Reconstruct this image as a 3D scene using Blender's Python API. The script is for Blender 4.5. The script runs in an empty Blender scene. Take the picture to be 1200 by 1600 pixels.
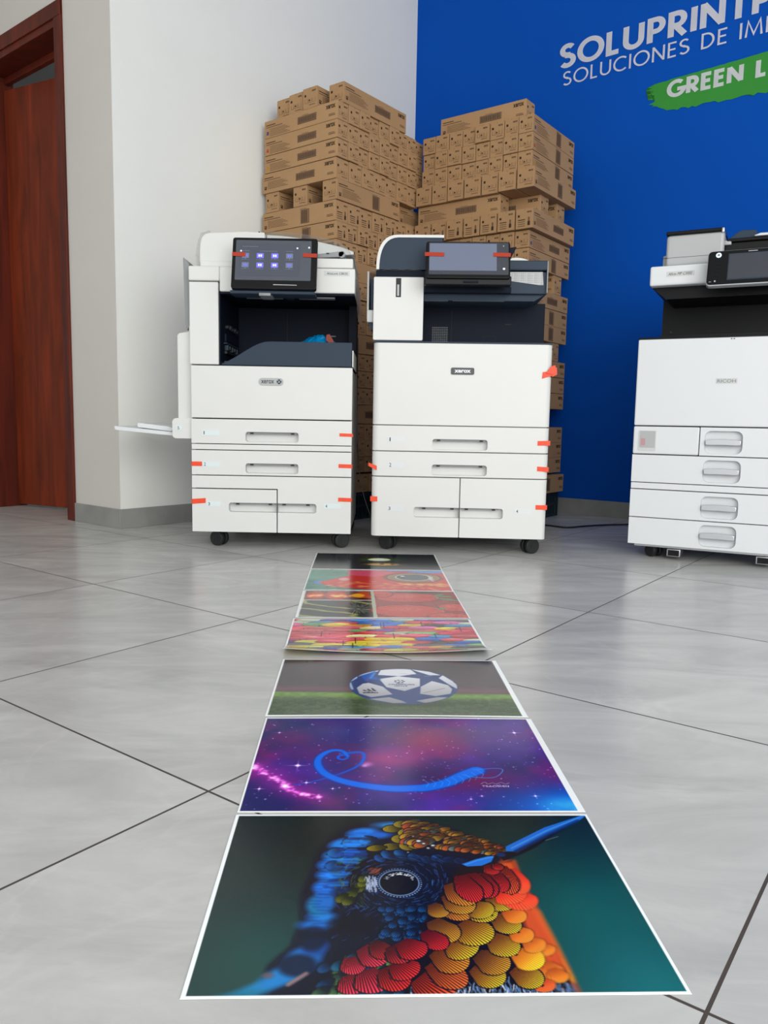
import bpy, bmesh, math, random
import numpy as np
from mathutils import Matrix, Vector
random.seed(7)
SC = bpy.context.scene
COL = SC.collection

# ---------------------------------------------------------------- camera
F_PX, PITCH, ROLL, CAM_H = 1215.9, 0.1155, 0.0177, 0.4665
cam_d = bpy.data.cameras.new('camera'); cam = bpy.data.objects.new('camera', cam_d); COL.objects.link(cam)
cam_d.sensor_fit = 'VERTICAL'; cam_d.sensor_height = 36; cam_d.lens = 36 * F_PX / 1600; cam_d.clip_start = .02
_F = Vector((0, math.cos(PITCH), -math.sin(PITCH))); _U0 = Vector((0, math.sin(PITCH), math.cos(PITCH))); _X0 = Vector((1, 0, 0))
_X = _X0 * math.cos(ROLL) + _U0 * math.sin(ROLL); _U = -_X0 * math.sin(ROLL) + _U0 * math.cos(ROLL)
cam.matrix_world = Matrix(((_X.x, _U.x, -_F.x, 0), (_X.y, _U.y, -_F.y, 0), (_X.z, _U.z, -_F.z, CAM_H), (0, 0, 0, 1)))
SC.camera = cam

# ---------------------------------------------------------------- light : daylight through the glazed shop front behind and right of the camera
SC.view_settings.view_transform = 'Standard'; SC.view_settings.look = 'None'; SC.view_settings.gamma = 1; SC.view_settings.use_curve_mapping = False
SC.view_settings.exposure = 0.0
world = bpy.data.worlds.new('daylight'); SC.world = world; world.use_nodes = True
wn = world.node_tree; wn.nodes['Background'].inputs[0].default_value = (.97, .985, .98, 1); wn.nodes['Background'].inputs[1].default_value = 1.18
def area(name, loc, target, sx, sy, power, col=(1, 1, 1)):
    d = bpy.data.lights.new(name, 'AREA'); d.shape = 'RECTANGLE'; d.size = sx; d.size_y = sy; d.energy = power; d.color = col
    o = bpy.data.objects.new(name, d); COL.objects.link(o); o.location = loc
    o.rotation_euler = (Vector(target) - Vector(loc)).to_track_quat('-Z', 'Y').to_euler()
    return o
area('shopfront_daylight', (1.25, -2.5, 1.7), (-.2, 3.6, .8), 4.4, 2.6, 172, (1.0, .995, .965))

# ---------------------------------------------------------------- materials
def lin(c):
    return tuple((x / 12.92 if x <= .04045 else ((x + .055) / 1.055) ** 2.4) for x in [q / 255. for q in c])
def pmat(name, rgb, rough=.5, spec=.5, metal=0, noise=0, nscale=8, bump=0, bscale=60, alpha=1, emit=0, coat=0, trans=0):
    m = bpy.data.materials.new(name); m.use_nodes = True; nt = m.node_tree; b = nt.nodes['Principled BSDF']
    c = (*lin(rgb), 1)
    b.inputs['Base Color'].default_value = c; b.inputs['Roughness'].default_value = rough; b.inputs['Metallic'].default_value = metal
    b.inputs['Specular IOR Level'].default_value = spec; b.inputs['Alpha'].default_value = alpha; b.inputs['Coat Weight'].default_value = coat
    b.inputs['Transmission Weight'].default_value = trans
    if emit: b.inputs['Emission Color'].default_value = c; b.inputs['Emission Strength'].default_value = emit
    if noise or bump:
        tc = nt.nodes.new('ShaderNodeTexCoord')
    if noise:
        n = nt.nodes.new('ShaderNodeTexNoise'); n.inputs['Scale'].default_value = nscale; n.inputs['Detail'].default_value = 5
        r = nt.nodes.new('ShaderNodeMapRange'); r.inputs['To Min'].default_value = 1 - noise; r.inputs['To Max'].default_value = 1 + noise
        r.inputs['From Min'].default_value = .3; r.inputs['From Max'].default_value = .7
        v = nt.nodes.new('ShaderNodeMix'); v.data_type = 'RGBA'; v.blend_type = 'MULTIPLY'; v.inputs['Factor'].default_value = 1
        nt.links.new(tc.outputs['Object'], n.inputs['Vector']); nt.links.new(n.outputs['Fac'], r.inputs['Value'])
        v.inputs[6].default_value = c; nt.links.new(r.outputs[0], v.inputs[7]); nt.links.new(v.outputs[2], b.inputs['Base Color'])
    if bump:
        n2 = nt.nodes.new('ShaderNodeTexNoise'); n2.inputs['Scale'].default_value = bscale; n2.inputs['Detail'].default_value = 3
        bp = nt.nodes.new('ShaderNodeBump'); bp.inputs['Strength'].default_value = bump; bp.inputs['Distance'].default_value = .002
        nt.links.new(tc.outputs['Object'], n2.inputs['Vector']); nt.links.new(n2.outputs['Fac'], bp.inputs['Height']); nt.links.new(bp.outputs['Normal'], b.inputs['Normal'])
    return m
M = dict(
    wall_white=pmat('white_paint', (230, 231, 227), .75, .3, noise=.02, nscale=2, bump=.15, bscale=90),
    wall_shaded=pmat('shaded_warm_grey_paint', (206, 202, 197), .75, .3, noise=.02, nscale=2),  # door wall's weaker light is put into this warm grey
    wall_blue=pmat('blue_paint', (0, 76, 174), .8, .12, noise=.04, nscale=1.5, bump=.1, bscale=90),
    ceiling=pmat('ceiling_paint', (225, 225, 222), .8),
    baseb=pmat('grey_skirting_tile', (142, 143, 140), .4, .5, noise=.12, nscale=9),
    white=pmat('white_plastic', (216, 217, 215), .42, .45, noise=.012, nscale=5, bump=.05, bscale=900),
    white2=pmat('cool_white_plastic', (216, 219, 222), .42, .45, bump=.05, bscale=900),
    offw=pmat('pale_grey_plastic', (198, 201, 200), .45),
    grey=pmat('grey_plastic', (136, 140, 142), .45),
    adfgrey=pmat('light_grey_plastic', (172, 174, 176), .4),
    slate=pmat('slate_plastic', (44, 58, 74), .55, .25),
    navy=pmat('dark_navy_plastic', (12, 21, 36), .6, .15),
    black=pmat('black_plastic', (7, 8, 12), .45, .22),
    gap=pmat('gap_shade_and_dark_plastic', (22, 24, 26), .7, .2),  # dark plastic; also paints the shade in the panel gaps
    rubber=pmat('black_rubber', (22, 23, 26), .55),
    metal=pmat('brushed_metal', (176, 178, 180), .3, .5, metal=.8),
    silver=pmat('silver_trim', (196, 198, 202), .28, .5, metal=.6),
    tape=pmat('orange_tape', (232, 74, 38), .45, .4, noise=.08, nscale=60),
    tape2=pmat('orange_tape_film', (176, 56, 34), .4, .4, alpha=.88),
    screen_g=pmat('screen_glass', (70, 76, 88), .18, .6, coat=.3),
    screen_a=pmat('screen_display', (64, 68, 80), .2, .6, emit=.25),
    screen_b=pmat('screen_film', (104, 112, 134), .3, .4, emit=.08),
    screen_c=pmat('screen_off', (56, 58, 68), .22, .6),
    icon=pmat('screen_icon_violet', (96, 92, 196), .3, emit=.8),
    icon2=pmat('screen_icon_dim', (98, 108, 130), .3, emit=.3),
    icon3=pmat('screen_icon_white', (200, 205, 210), .3, emit=.7),
    sticker=pmat('pale_sticker', (214, 226, 228), .5),
    ink=pmat('black_ink', (26, 28, 34), .6),
    badge=pmat('dark_badge', (26, 34, 44), .35, .5),
    film=pmat('clear_wrap', (236, 236, 234), .3, .4, alpha=.35, bump=.6, bscale=40),
    paper=pmat('white_paper', (236, 238, 240), .6),
    card=pmat('brown_cardboard', (170, 135, 98), .85, .2, noise=.06, nscale=7, bump=.1, bscale=200),
    cink=pmat('carton_ink_dark', (62, 46, 36), .8, .1), cinkl=pmat('carton_ink_light', (112, 86, 64), .8, .1),
    seam=pmat('carton_seam', (96, 70, 48), .85, .1), bar=pmat('carton_barcode_ground', (140, 112, 88), .8, .1),
    ic_c=pmat('carton_mark_blue', (44, 56, 120), .8, .1), ic_m=pmat('carton_mark_red', (176, 60, 44), .8, .1), ic_y=pmat('carton_mark_yellow', (182, 134, 44), .8, .1),
    crate=pmat('dark_teal_crate', (26, 44, 52), .5, .4),
    cable=pmat('black_cable', (12, 12, 16), .4), cableg=pmat('grey_cable', (60, 58, 60), .5),
    letter=pmat('pale_vinyl_letters', (246, 247, 252), .4), green=pmat('green_paint', (38, 136, 40), .6, noise=.05, nscale=6),
    bag=pmat('blue_plastic_bag', (0, 120, 178), .3, .5, noise=.35, nscale=30, bump=.8, bscale=60), bagr=pmat('red_brown_tag', (130, 50, 32), .6),
    led=pmat('blue_white_button', (210, 232, 246), .3, emit=.5),
    darkroom=pmat('far_room_paint', (120, 122, 124), .8),
)
def wood(name, rgb, seed=0):
    m = bpy.data.materials.new(name); m.use_nodes = True; nt = m.node_tree; b = nt.nodes['Principled BSDF']
    tc = nt.nodes.new('ShaderNodeTexCoord'); mp = nt.nodes.new('ShaderNodeMapping'); mp.inputs['Scale'].default_value = (9, 9, .9); mp.inputs['Location'].default_value = (seed, seed * 2, 0)
    n = nt.nodes.new('ShaderNodeTexNoise'); n.inputs['Scale'].default_value = 2.2; n.inputs['Detail'].default_value = 7; n.inputs['Distortion'].default_value = .8
    cr = nt.nodes.new('ShaderNodeValToRGB'); e = cr.color_ramp.elements
    e[0].position = .3; e[0].color = (*lin(tuple(q * .78 for q in rgb)), 1); e[1].position = .72; e[1].color = (*lin(tuple(min(255, q * 1.2) for q in rgb)), 1)
    nt.links.new(tc.outputs['Object'], mp.inputs['Vector']); nt.links.new(mp.outputs[0], n.inputs['Vector']); nt.links.new(n.outputs['Fac'], cr.inputs['Fac']); nt.links.new(cr.outputs['Color'], b.inputs['Base Color'])
    b.inputs['Roughness'].default_value = .5; b.inputs['Specular IOR Level'].default_value = .28
    return m
M['wood'] = wood('mahogany_veneer', (108, 40, 16)); M['wood2'] = wood('mahogany_frame', (88, 30, 16), 5)
def floor_mat():
    A0, OX, OY, SU, SV = 0.93, 0.2659, 0.5745, 0.6129, 0.6001
    m = bpy.data.materials.new('grey_porcelain_tiles'); m.use_nodes = True; nt = m.node_tree; b = nt.nodes['Principled BSDF']; N = nt.nodes.new; L = nt.links.new
    tc = N('ShaderNodeTexCoord'); sp = N('ShaderNodeSeparateXYZ'); L(tc.outputs['Object'], sp.inputs[0])
    def mth(op, a, b_=None, c=None):
        n = N('ShaderNodeMath'); n.operation = op
        for i, v in enumerate((a, b_, c)):
            if v is None: continue
            if isinstance(v, (int, float)): n.inputs[i].default_value = v
            else: L(v, n.inputs[i])
        return n.outputs[0]
    dx = mth('SUBTRACT', sp.outputs[0], OX); dy = mth('SUBTRACT', sp.outputs[1], OY)
    u = mth('ADD', mth('MULTIPLY', dx, math.cos(A0)), mth('MULTIPLY', dy, math.sin(A0)))
    v = mth('SUBTRACT', mth('MULTIPLY', dy, math.cos(A0)), mth('MULTIPLY', dx, math.sin(A0)))
    uu = mth('DIVIDE', u, SU); vv = mth('DIVIDE', v, SV)
    def edge(q, s): return mth('MULTIPLY', mth('ABSOLUTE', mth('SUBTRACT', q, mth('ROUND', q))), s)
    d = mth('MINIMUM', edge(uu, SU), edge(vv, SV))
    gr = mth('LESS_THAN', d, .0018)
    # every tile its own slab of marble pattern
    cid = N('ShaderNodeCombineXYZ'); L(mth('FLOOR', uu), cid.inputs[0]); L(mth('FLOOR', vv), cid.inputs[1])
    wn_ = N('ShaderNodeTexWhiteNoise'); L(cid.outputs[0], wn_.inputs['Vector'])
    off = N('ShaderNodeVectorMath'); off.operation = 'MULTIPLY_ADD'; L(wn_.outputs['Color'], off.inputs[0]); off.inputs[1].default_value = (9, 9, 9); L(tc.outputs['Object'], off.inputs[2])
    rot = N('ShaderNodeMapping'); rot.inputs['Rotation'].default_value = (0, 0, -A0 + .5); rot.inputs['Scale'].default_value = (1.0, 3.0, 1); L(off.outputs[0], rot.inputs[0])
    n1 = N('ShaderNodeTexNoise'); n1.inputs['Scale'].default_value = 2.2; n1.inputs['Detail'].default_value = 9; n1.inputs['Roughness'].default_value = .62; n1.inputs['Distortion'].default_value = 1.4; L(rot.outputs[0], n1.inputs['Vector'])
    n2 = N('ShaderNodeTexNoise'); n2.inputs['Scale'].default_value = 1.6; n2.inputs['Detail'].default_value = 7; n2.inputs['Distortion'].default_value = 2.2; L(off.outputs[0], n2.inputs['Vector'])
    vein = mth('SUBTRACT', 1.0, mth('MULTIPLY', mth('ABSOLUTE', mth('SUBTRACT', n2.outputs['Fac'], .5)), 42.0)); vein = mth('MAXIMUM', vein, 0.0)
    f = mth('ADD', mth('MULTIPLY', n1.outputs['Fac'], .8), mth('MULTIPLY', wn_.outputs['Value'], .10)); f = mth('ADD', f, mth('MULTIPLY', vein, .05))
    cr = N('ShaderNodeValToRGB'); e = cr.color_ramp.elements; e[0].position = .22; e[0].color = (*lin((166, 166, 165)), 1); e[1].position = .68; e[1].color = (*lin((205, 205, 203)), 1); L(f, cr.inputs['Fac'])
    mx = N('ShaderNodeMix'); mx.data_type = 'RGBA'; L(gr, mx.inputs['Factor']); L(cr.outputs['Color'], mx.inputs[6]); mx.inputs[7].default_value = (*lin((70, 63, 57)), 1)
    L(mx.outputs[2], b.inputs['Base Color'])
    rr = mth('ADD', mth('MULTIPLY', n1.outputs['Fac'], .05), .22); rr = mth('ADD', rr, mth('MULTIPLY', gr, .4)); L(rr, b.inputs['Roughness'])
    b.inputs['Specular IOR Level'].default_value = .5
    bp = N('ShaderNodeBump'); bp.inputs['Strength'].default_value = .35; bp.inputs['Distance'].default_value = .002
    L(mth('SUBTRACT', mth('MULTIPLY', n1.outputs['Fac'], .0), gr), bp.inputs['Height']); L(bp.outputs['Normal'], b.inputs['Normal'])
    return m
M['floor'] = floor_mat()
def sheet_mat(name, rough=.17):
    m = bpy.data.materials.new(name); m.use_nodes = True; nt = m.node_tree; b = nt.nodes['Principled BSDF']
    a = nt.nodes.new('ShaderNodeAttribute'); a.attribute_name = 'print'; nt.links.new(a.outputs['Color'], b.inputs['Base Color'])
    b.inputs['Roughness'].default_value = rough; b.inputs['Specular IOR Level'].default_value = .34
    return m
M['print'] = sheet_mat('glossy_print')

# ---------------------------------------------------------------- mesh helpers
class MB:
    def __init__(s): s.bm = bmesh.new()
    def _merge(s, t, mi):
        for f in t.faces: f.material_index = mi
        me = bpy.data.meshes.new('t'); t.to_mesh(me); t.free(); s.bm.from_mesh(me); bpy.data.meshes.remove(me); return s
    def box(s, x0, x1, y0, y1, z0, z1, bev=0, mi=0, seg=2, mat=None, vert_only=False):
        t = bmesh.new(); bmesh.ops.create_cube(t, size=1)
        for v in t.verts: v.co = Vector((x0 + (v.co.x + .5) * (x1 - x0), y0 + (v.co.y + .5) * (y1 - y0), z0 + (v.co.z + .5) * (z1 - z0)))
        if bev:
            ed = [e for e in t.edges if not vert_only or abs(e.verts[0].co.z - e.verts[1].co.z) > 1e-6]
            bmesh.ops.bevel(t, geom=ed, offset=bev, segments=seg, profile=.5, affect='EDGES')
        if mat is not None: t.transform(mat)
        return s._merge(t, mi)
    def prism(s, pts, plane, a0, a1, mi=0, bev=0, mat=None):
        t = bmesh.new(); P = {'xz': lambda p, a: (p[0], a, p[1]), 'yz': lambda p, a: (a, p[0], p[1]), 'xy': lambda p, a: (p[0], p[1], a)}[plane]
        A = [t.verts.new(P(p, a0)) for p in pts]; B = [t.verts.new(P(p, a1)) for p in pts]; n = len(pts)
        t.faces.new(A); t.faces.new(B[::-1])
        for i in range(n): t.faces.new((A[i], B[i], B[(i + 1) % n], A[(i + 1) % n]))
        bmesh.ops.recalc_face_normals(t, faces=t.faces)
        if bev: bmesh.ops.bevel(t, geom=list(t.edges), offset=bev, segments=2, profile=.5, affect='EDGES')
        if mat is not None: t.transform(mat)
        return s._merge(t, mi)
    def cyl(s, p0, p1, r, mi=0, n=20, r2=None, bev=0):
        t = bmesh.new(); p0 = Vector(p0); p1 = Vector(p1); d = p1 - p0
        bmesh.ops.create_cone(t, cap_ends=True, segments=n, radius1=r, radius2=r if r2 is None else r2, depth=d.length)
        if bev: bmesh.ops.bevel(t, geom=[e for e in t.edges if len(e.link_faces) == 2 and any(len(f.verts) > 4 for f in e.link_faces)], offset=bev, segments=2, profile=.5, affect='EDGES')
        t.transform(Matrix.Translation((p0 + p1) / 2) @ d.to_track_quat('Z', 'Y').to_matrix().to_4x4()); return s._merge(t, mi)
    def tube(s, pts, r, mi=0, n=8):
        P = [Vector(p) for p in pts]; t = bmesh.new(); rings = []
        for i, p in enumerate(P):
            d = (P[min(i + 1, len(P) - 1)] - P[max(i - 1, 0)]).normalized(); q = d.to_track_quat('Z', 'Y')
            rings.append([t.verts.new(p + q @ Vector((r * math.cos(math.tau * k / n), r * math.sin(math.tau * k / n), 0))) for k in range(n)])
        for a, b in zip(rings, rings[1:]):
            for k in range(n): t.faces.new((a[k], a[(k + 1) % n], b[(k + 1) % n], b[k]))
        t.faces.new(rings[0][::-1]); t.faces.new(rings[-1]); return s._merge(t, mi)
    def quad(s, pts, mi=0):
        f = s.bm.faces.new([s.bm.verts.new(p) for p in pts]); f.material_index = mi; return s
    def poly2(s, V2, faces, fn, mi=0):
        vs = [s.bm.verts.new(fn(x, y)) for x, y in V2]
        for f in faces:
            try: q = s.bm.faces.new([vs[i] for i in f]); q.material_index = mi
            except ValueError: pass
        return s
    def ribbon(s, strokes, w, fn, mi=0):
        """flat strokes of width w in a 2D frame mapped by fn(u, v)"""
        for P in strokes:
            P = [Vector(p) for p in P]; P = [p for i, p in enumerate(P) if i == 0 or (p - P[i - 1]).length > 1e-5]; n = len(P); closed = (P[0] - P[-1]).length < 1e-4; L = []; R = []
            for i in range(n):
                a = P[i - 1] if i else (P[-2] if closed else None); b = P[i + 1] if i < n - 1 else (P[1] if closed else None)
                d1 = (P[i] - a).normalized() if a is not None else None; d2 = (b - P[i]).normalized() if b is not None else None
                if d1 is None: d1 = d2
                if d2 is None: d2 = d1
                t = d1 + d2; t = t.normalized() if t.length > 1e-6 else d1
                k = min(1 / max(.35, t.dot(d1)), 2.2); nrm = Vector((-t.y, t.x)) * (w / 2 * k)
                L.append(P[i] + nrm); R.append(P[i] - nrm)
            for i in range(n - 1):
                vs = [s.bm.verts.new(fn(*q)) for q in (R[i], R[i + 1], L[i + 1], L[i])]
                f = s.bm.faces.new(vs); f.material_index = mi
        return s
    def mesh(s, name, mats, smooth=True):
        me = bpy.data.meshes.new(name); s.bm.to_mesh(me); s.bm.free()
        for m in (mats if isinstance(mats, (list, tuple)) else [mats]): me.materials.append(m)
        if smooth:
            me.shade_smooth(); me.set_sharp_from_angle(angle=.6)
            big = {k for p in me.polygons if p.area > 3e-4 for k in p.edge_keys}
            at = me.attributes.get('sharp_edge') or me.attributes.new('sharp_edge', 'BOOLEAN', 'EDGE')
            for e in me.edges:
                if e.key in big: at.data[e.index].value = True
        return me
def obj(name, mb, mats=None, parent=None, loc=None, rz=None, smooth=True):
    o = bpy.data.objects.new(name, mb.mesh(name, mats, smooth) if isinstance(mb, MB) else mb); COL.objects.link(o)
    if parent: o.parent = parent
    if loc: o.location = loc
    if rz: o.rotation_euler.z = rz
    return o
def tag(o, label=None, cat=None, group=None, kind=None):
    if label: o['label'] = label
    if cat: o['category'] = cat
    if group: o['group'] = group
    if kind: o['kind'] = kind
    return o
def empty(name, loc, rz=0):
    o = bpy.data.objects.new(name, None); COL.objects.link(o); o.location = loc; o.rotation_euler.z = rz; o.empty_display_size = .1; return o
def struct(name, mb, mats, parent=None, smooth=True):
    o = obj(name, mb, mats, parent, smooth=smooth)
    if not parent: o['kind'] = 'structure'
    return o
_tc = {}
def text2d(s, bold=0, shear=0):
    k = (s, bold, shear)
    if k not in _tc:
        cu = bpy.data.curves.new('t', 'FONT'); cu.body = s; cu.size = 1; cu.offset = bold; cu.shear = shear; cu.resolution_u = 3; cu.fill_mode = 'FRONT'
        ob = bpy.data.objects.new('t', cu); COL.objects.link(ob); bpy.context.view_layer.update()
        me = bpy.data.meshes.new_from_object(ob)
        V = [(v.co.x, v.co.y) for v in me.vertices]; Fs = [list(p.vertices) for p in me.polygons]
        x0 = min(v[0] for v in V); x1 = max(v[0] for v in V); y0 = min(v[1] for v in V); y1 = max(v[1] for v in V)
        V = [((x - x0) / (x1 - x0), (y - y0) / (y1 - y0)) for x, y in V]
        bpy.data.meshes.remove(me); bpy.data.objects.remove(ob); bpy.data.curves.remove(cu); _tc[k] = (V, Fs)
    return _tc[k]
def text_on(mb, s, u0, u1, v0, v1, fn, mi, bold=0, shear=0):
    V, Fs = text2d(s, bold, shear); mb.poly2([(u0 + x * (u1 - u0), v0 + y * (v1 - v0)) for x, y in V], Fs, fn, mi)
def rr_loop(x0, x1, z0, z1, r, n=4):
    o = []
    for cx, cz, a in ((x1 - r, z1 - r, 0), (x0 + r, z1 - r, 90), (x0 + r, z0 + r, 180), (x1 - r, z0 + r, 270)):
        for k in range(n + 1): t = math.radians(a + 90 * k / n); o.append((cx + r * math.cos(t), cz + r * math.sin(t)))
    return o
def bez(p0, p1, p2, p3, n=10):
    return [tuple((1 - t) ** 3 * a + 3 * (1 - t) ** 2 * t * b + 3 * (1 - t) * t * t * c + t ** 3 * d for a, b, c, d in zip(p0, p1, p2, p3)) for t in [i / n for i in range(n + 1)]]
ORD = ['', 'first', 'second', 'third', 'fourth', 'fifth', 'sixth', 'seventh', 'eighth', 'ninth', 'tenth', 'eleventh', 'twelfth', 'thirteenth', 'fourteenth', 'fifteenth', 'sixteenth', 'seventeenth', 'eighteenth', 'nineteenth', 'twentieth', 'twenty-first', 'twenty-second']

# ---------------------------------------------------------------- geometric stroke lettering (unit cap height)
def _arc(cx, cy, rx, ry, a0, a1, n=14):
    return [(cx + rx * math.cos(math.radians(a0 + (a1 - a0) * i / n)), cy + ry * math.sin(math.radians(a0 + (a1 - a0) * i / n))) for i in range(n + 1)]
GL = {
 'S': (.56, [_arc(.28, .745, .215, .205, 32, 270, 12) + _arc(.28, .27, .235, .225, 90, -148, 12)[0:]]),
 'O': (.92, [_arc(.46, .5, .42, .46, 0, 360, 28)]),
 'L': (.46, [[(.07, 1), (.07, .05), (.44, .05)]]),
 'U': (.70, [[(.07, 1), (.07, .34)] + _arc(.35, .34, .28, .29, 180, 360, 12) + [(.63, 1)]]),
 'P': (.56, [[(.07, 0), (.07, .95), (.28, .95)] + _arc(.28, .70, .22, .25, 90, -90, 10) + [(.07, .45)]]),
 'R': (.60, [[(.07, 0), (.07, .95), (.28, .95)] + _arc(.28, .70, .22, .25, 90, -90, 10) + [(.07, .45)], [(.22, .45), (.54, 0)]]),
 'I': (.14, [[(.07, 0), (.07, 1)]]),
 'N': (.74, [[(.07, 0), (.07, 1)], [(.07, .97), (.67, .03)], [(.67, 0), (.67, 1)]]),
 'T': (.56, [[(.28, 0), (.28, .95)], [(0, .95), (.56, .95)]]),
 'A': (.76, [[(.03, 0), (.38, .97), (.73, 0)], [(.17, .30), (.59, .30)]]),
 'C': (.78, [_arc(.46, .5, .42, .46, 48, 312, 22)]),
 'E': (.50, [[(.48, .95), (.07, .95), (.07, .05), (.48, .05)], [(.07, .52), (.44, .52)]]),
 'D': (.72, [[(.25, .05), (.07, .05), (.07, .95), (.25, .95)] + _arc(.25, .5, .40, .45, 90, -90, 16)]),
 'M': (.88, [[(.05, 0), (.14, .97), (.44, .12), (.74, .97), (.83, 0)]]),
 'G': (.86, [_arc(.46, .5, .42, .46, 48, 352, 24) + [(.50, .44)]]),
 'H': (.68, [[(.07, 0), (.07, 1)], [(.61, 0), (.61, 1)], [(.07, .52), (.61, .52)]]),
 'F': (.46, [[(.07, 0), (.07, .95), (.46, .95)], [(.07, .52), (.42, .52)]]),
 'a': (.56, [_arc(.27, .32, .21, .29, 0, 360, 12), [(.49, .62), (.49, 0)]]),
 'd': (.56, [_arc(.27, .32, .21, .29, 0, 360, 12), [(.49, 1), (.49, 0)]]),
 'i': (.16, [[(.08, 0), (.08, .64)], [(.08, .82), (.08, .92)]]),
 's': (.44, [_arc(.22, .47, .15, .14, 40, 270, 7) + _arc(.22, .17, .16, .15, 90, -140, 7)]),
 ' ': (.34, [])}
def stroke_text(txt, gap=.16):
    x = 0; out = []
    for ch in txt:
        w, st = GL[ch]
        out += [[(x + px, py) for px, py in s] for s in st]
        x += w + gap
    return out

# ---------------------------------------------------------------- the room
K = Vector((-1.106, 3.244)); CN = Vector((.142, 4.75)); DWA = math.radians(141); BWA = math.radians(-37.5); WH = 3.3
def slab(name, p0, p1, z0, z1, thick, m, out=1):
    """upright slab from p0 to p1 whose visible face is on that line; thickness goes to the given side"""
    p0 = Vector(p0); p1 = Vector(p1); d = (p1 - p0).normalized(); n = Vector((-d.y, d.x)) * out * thick
    mb = MB(); mb.prism([tuple(p0), tuple(p1), tuple(p1 + n), tuple(p0 + n)], 'xy', z0, z1); return mb
wd = (CN - K).normalized(); wa = math.atan2(wd.y, wd.x)
dd = Vector((math.cos(DWA), math.sin(DWA))); bd = Vector((math.cos(BWA), math.sin(BWA)))
fl = MB(); fl.box(-5, 5, -3.2, 7.0, -.05, 0); struct('floor', fl, M['floor'])
ce = MB(); ce.box(-5, 5, -.6, 7.0, WH, WH + .1); struct('ceiling', ce, M['ceiling'])
struct('wall_left', slab('', K, CN, 0, WH, .15, 0, 1), M['wall_white'])
struct('wall_back', slab('', CN, CN + bd * 4.6, 0, WH, .15, 0, 1), M['wall_blue'])
# wall with the door, at the far left
S0, S1, DH = .405, 1.115, 2.14
dw = MB()
n_ = Vector((-dd.y, dd.x)) * -.15
def dslab(mb, s0, s1, z0, z1):
    a = K + dd * s0; b = K + dd * s1; mb.prism([tuple(a), tuple(b), tuple(b + n_), tuple(a + n_)], 'xy', z0, z1)
dslab(dw, 0, S0, 0, WH); dslab(dw, S1, 3.2, 0, WH); dslab(dw, S0, S1, DH, WH)
struct('wall_door_side', dw, M['wall_shaded'])
fb = MB(); pa = Vector((-3.6, 4.6)); pb = Vector((-.9, 6.2)); fb.prism([tuple(pa), tuple(pb), (pb.x, pb.y + .1), (pa.x, pa.y + .1)], 'xy', 0, WH); struct('wall_far', fb, M['darkroom'])
rw = MB(); rw.prism([(3.79, 1.95), (3.79, -3), (3.9, -3), (3.9, 1.95)], 'xy', 0, WH); struct('wall_right', rw, M['wall_white'])
lw = MB(); e0 = K + dd * 3.2; lw.prism([(e0.x, e0.y), (e0.x - .12, e0.y - .1), (-3.4, -2.0), (-3.28, -2.0)], 'xy', 0, WH); struct('wall_light_block', lw, M['wall_white'])  # unseen wall added at the left to keep daylight off the door wall
def dframe(mb, s0, s1, n0, n1, z0, z1, mi=0):
    nn = Vector((-dd.y, dd.x)) * -1
    pts = [K + dd * s0 + nn * n0, K + dd * s1 + nn * n0, K + dd * s1 + nn * n1, K + dd * s0 + nn * n1]
    mb.prism([tuple(p) for p in pts], 'xy', z0, z1, mi, bev=.002)
dr = empty('door_1', (*(K + dd * .76), 0)); dr['kind'] = 'structure'
iv = Matrix.Translation(-dr.location)
def dpart(name, mb, m):
    o = obj(name, mb, m, dr); o.data.transform(iv); return o
fm = MB()
dframe(fm, .352, .408, -.012, 0.0, 0, 2.19); dframe(fm, .395, .42, -.006, .15, 0, DH - .01); dframe(fm, S1 + .005, S1 + .06, -.012, 0, 0, 2.19); dframe(fm, S1 - .015, S1 + .01, -.006, .15, 0, DH - .01)
dframe(fm, .352, S1 + .06, -.014, -.001, 2.13, 2.192); dframe(fm, .40, S1, -.006, .15, 2.10, 2.145); dframe(fm, .42, S1 - .015, .105, .13, 2.07, 2.10)
dpart('door_frame', fm, M['wood2'])
lf = MB(); q0 = K + dd * 1.095 + Vector((-dd.y, dd.x)) * -.10; ang = math.atan2(-.179, .359)
lf.box(0, .68, 0, .038, .012, 2.04, bev=.002, mat=Matrix.Translation((q0.x, q0.y, 0)) @ Matrix.Rotation(ang, 4, 'Z'))
leaf = dpart('door_leaf', lf, M['wood'])
# skirting tiles
for nm, p0, p1, o_ in (('baseboard_left', K, CN, 1), ('baseboard_back', CN, CN + bd * 4.5, 1), ('baseboard_door_side', K + dd * .351, K, 1)):
    p0 = Vector(p0); p1 = Vector(p1); d = (p1 - p0).normalized(); n = Vector((d.y, -d.x)) * .009; t0 = .082
    if nm == 'baseboard_door_side': a, b = p0, p1 + d * .009
    elif nm == 'baseboard_left': a, b = p0, p1 - d * .01
    else: a, b = p0 + d * .012, p1
    mb = MB(); mb.prism([tuple(a), tuple(b), tuple(b + n), tuple(a + n)], 'xy', .0, t0, bev=.0015); struct(nm, mb, M['baseb'])

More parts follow.
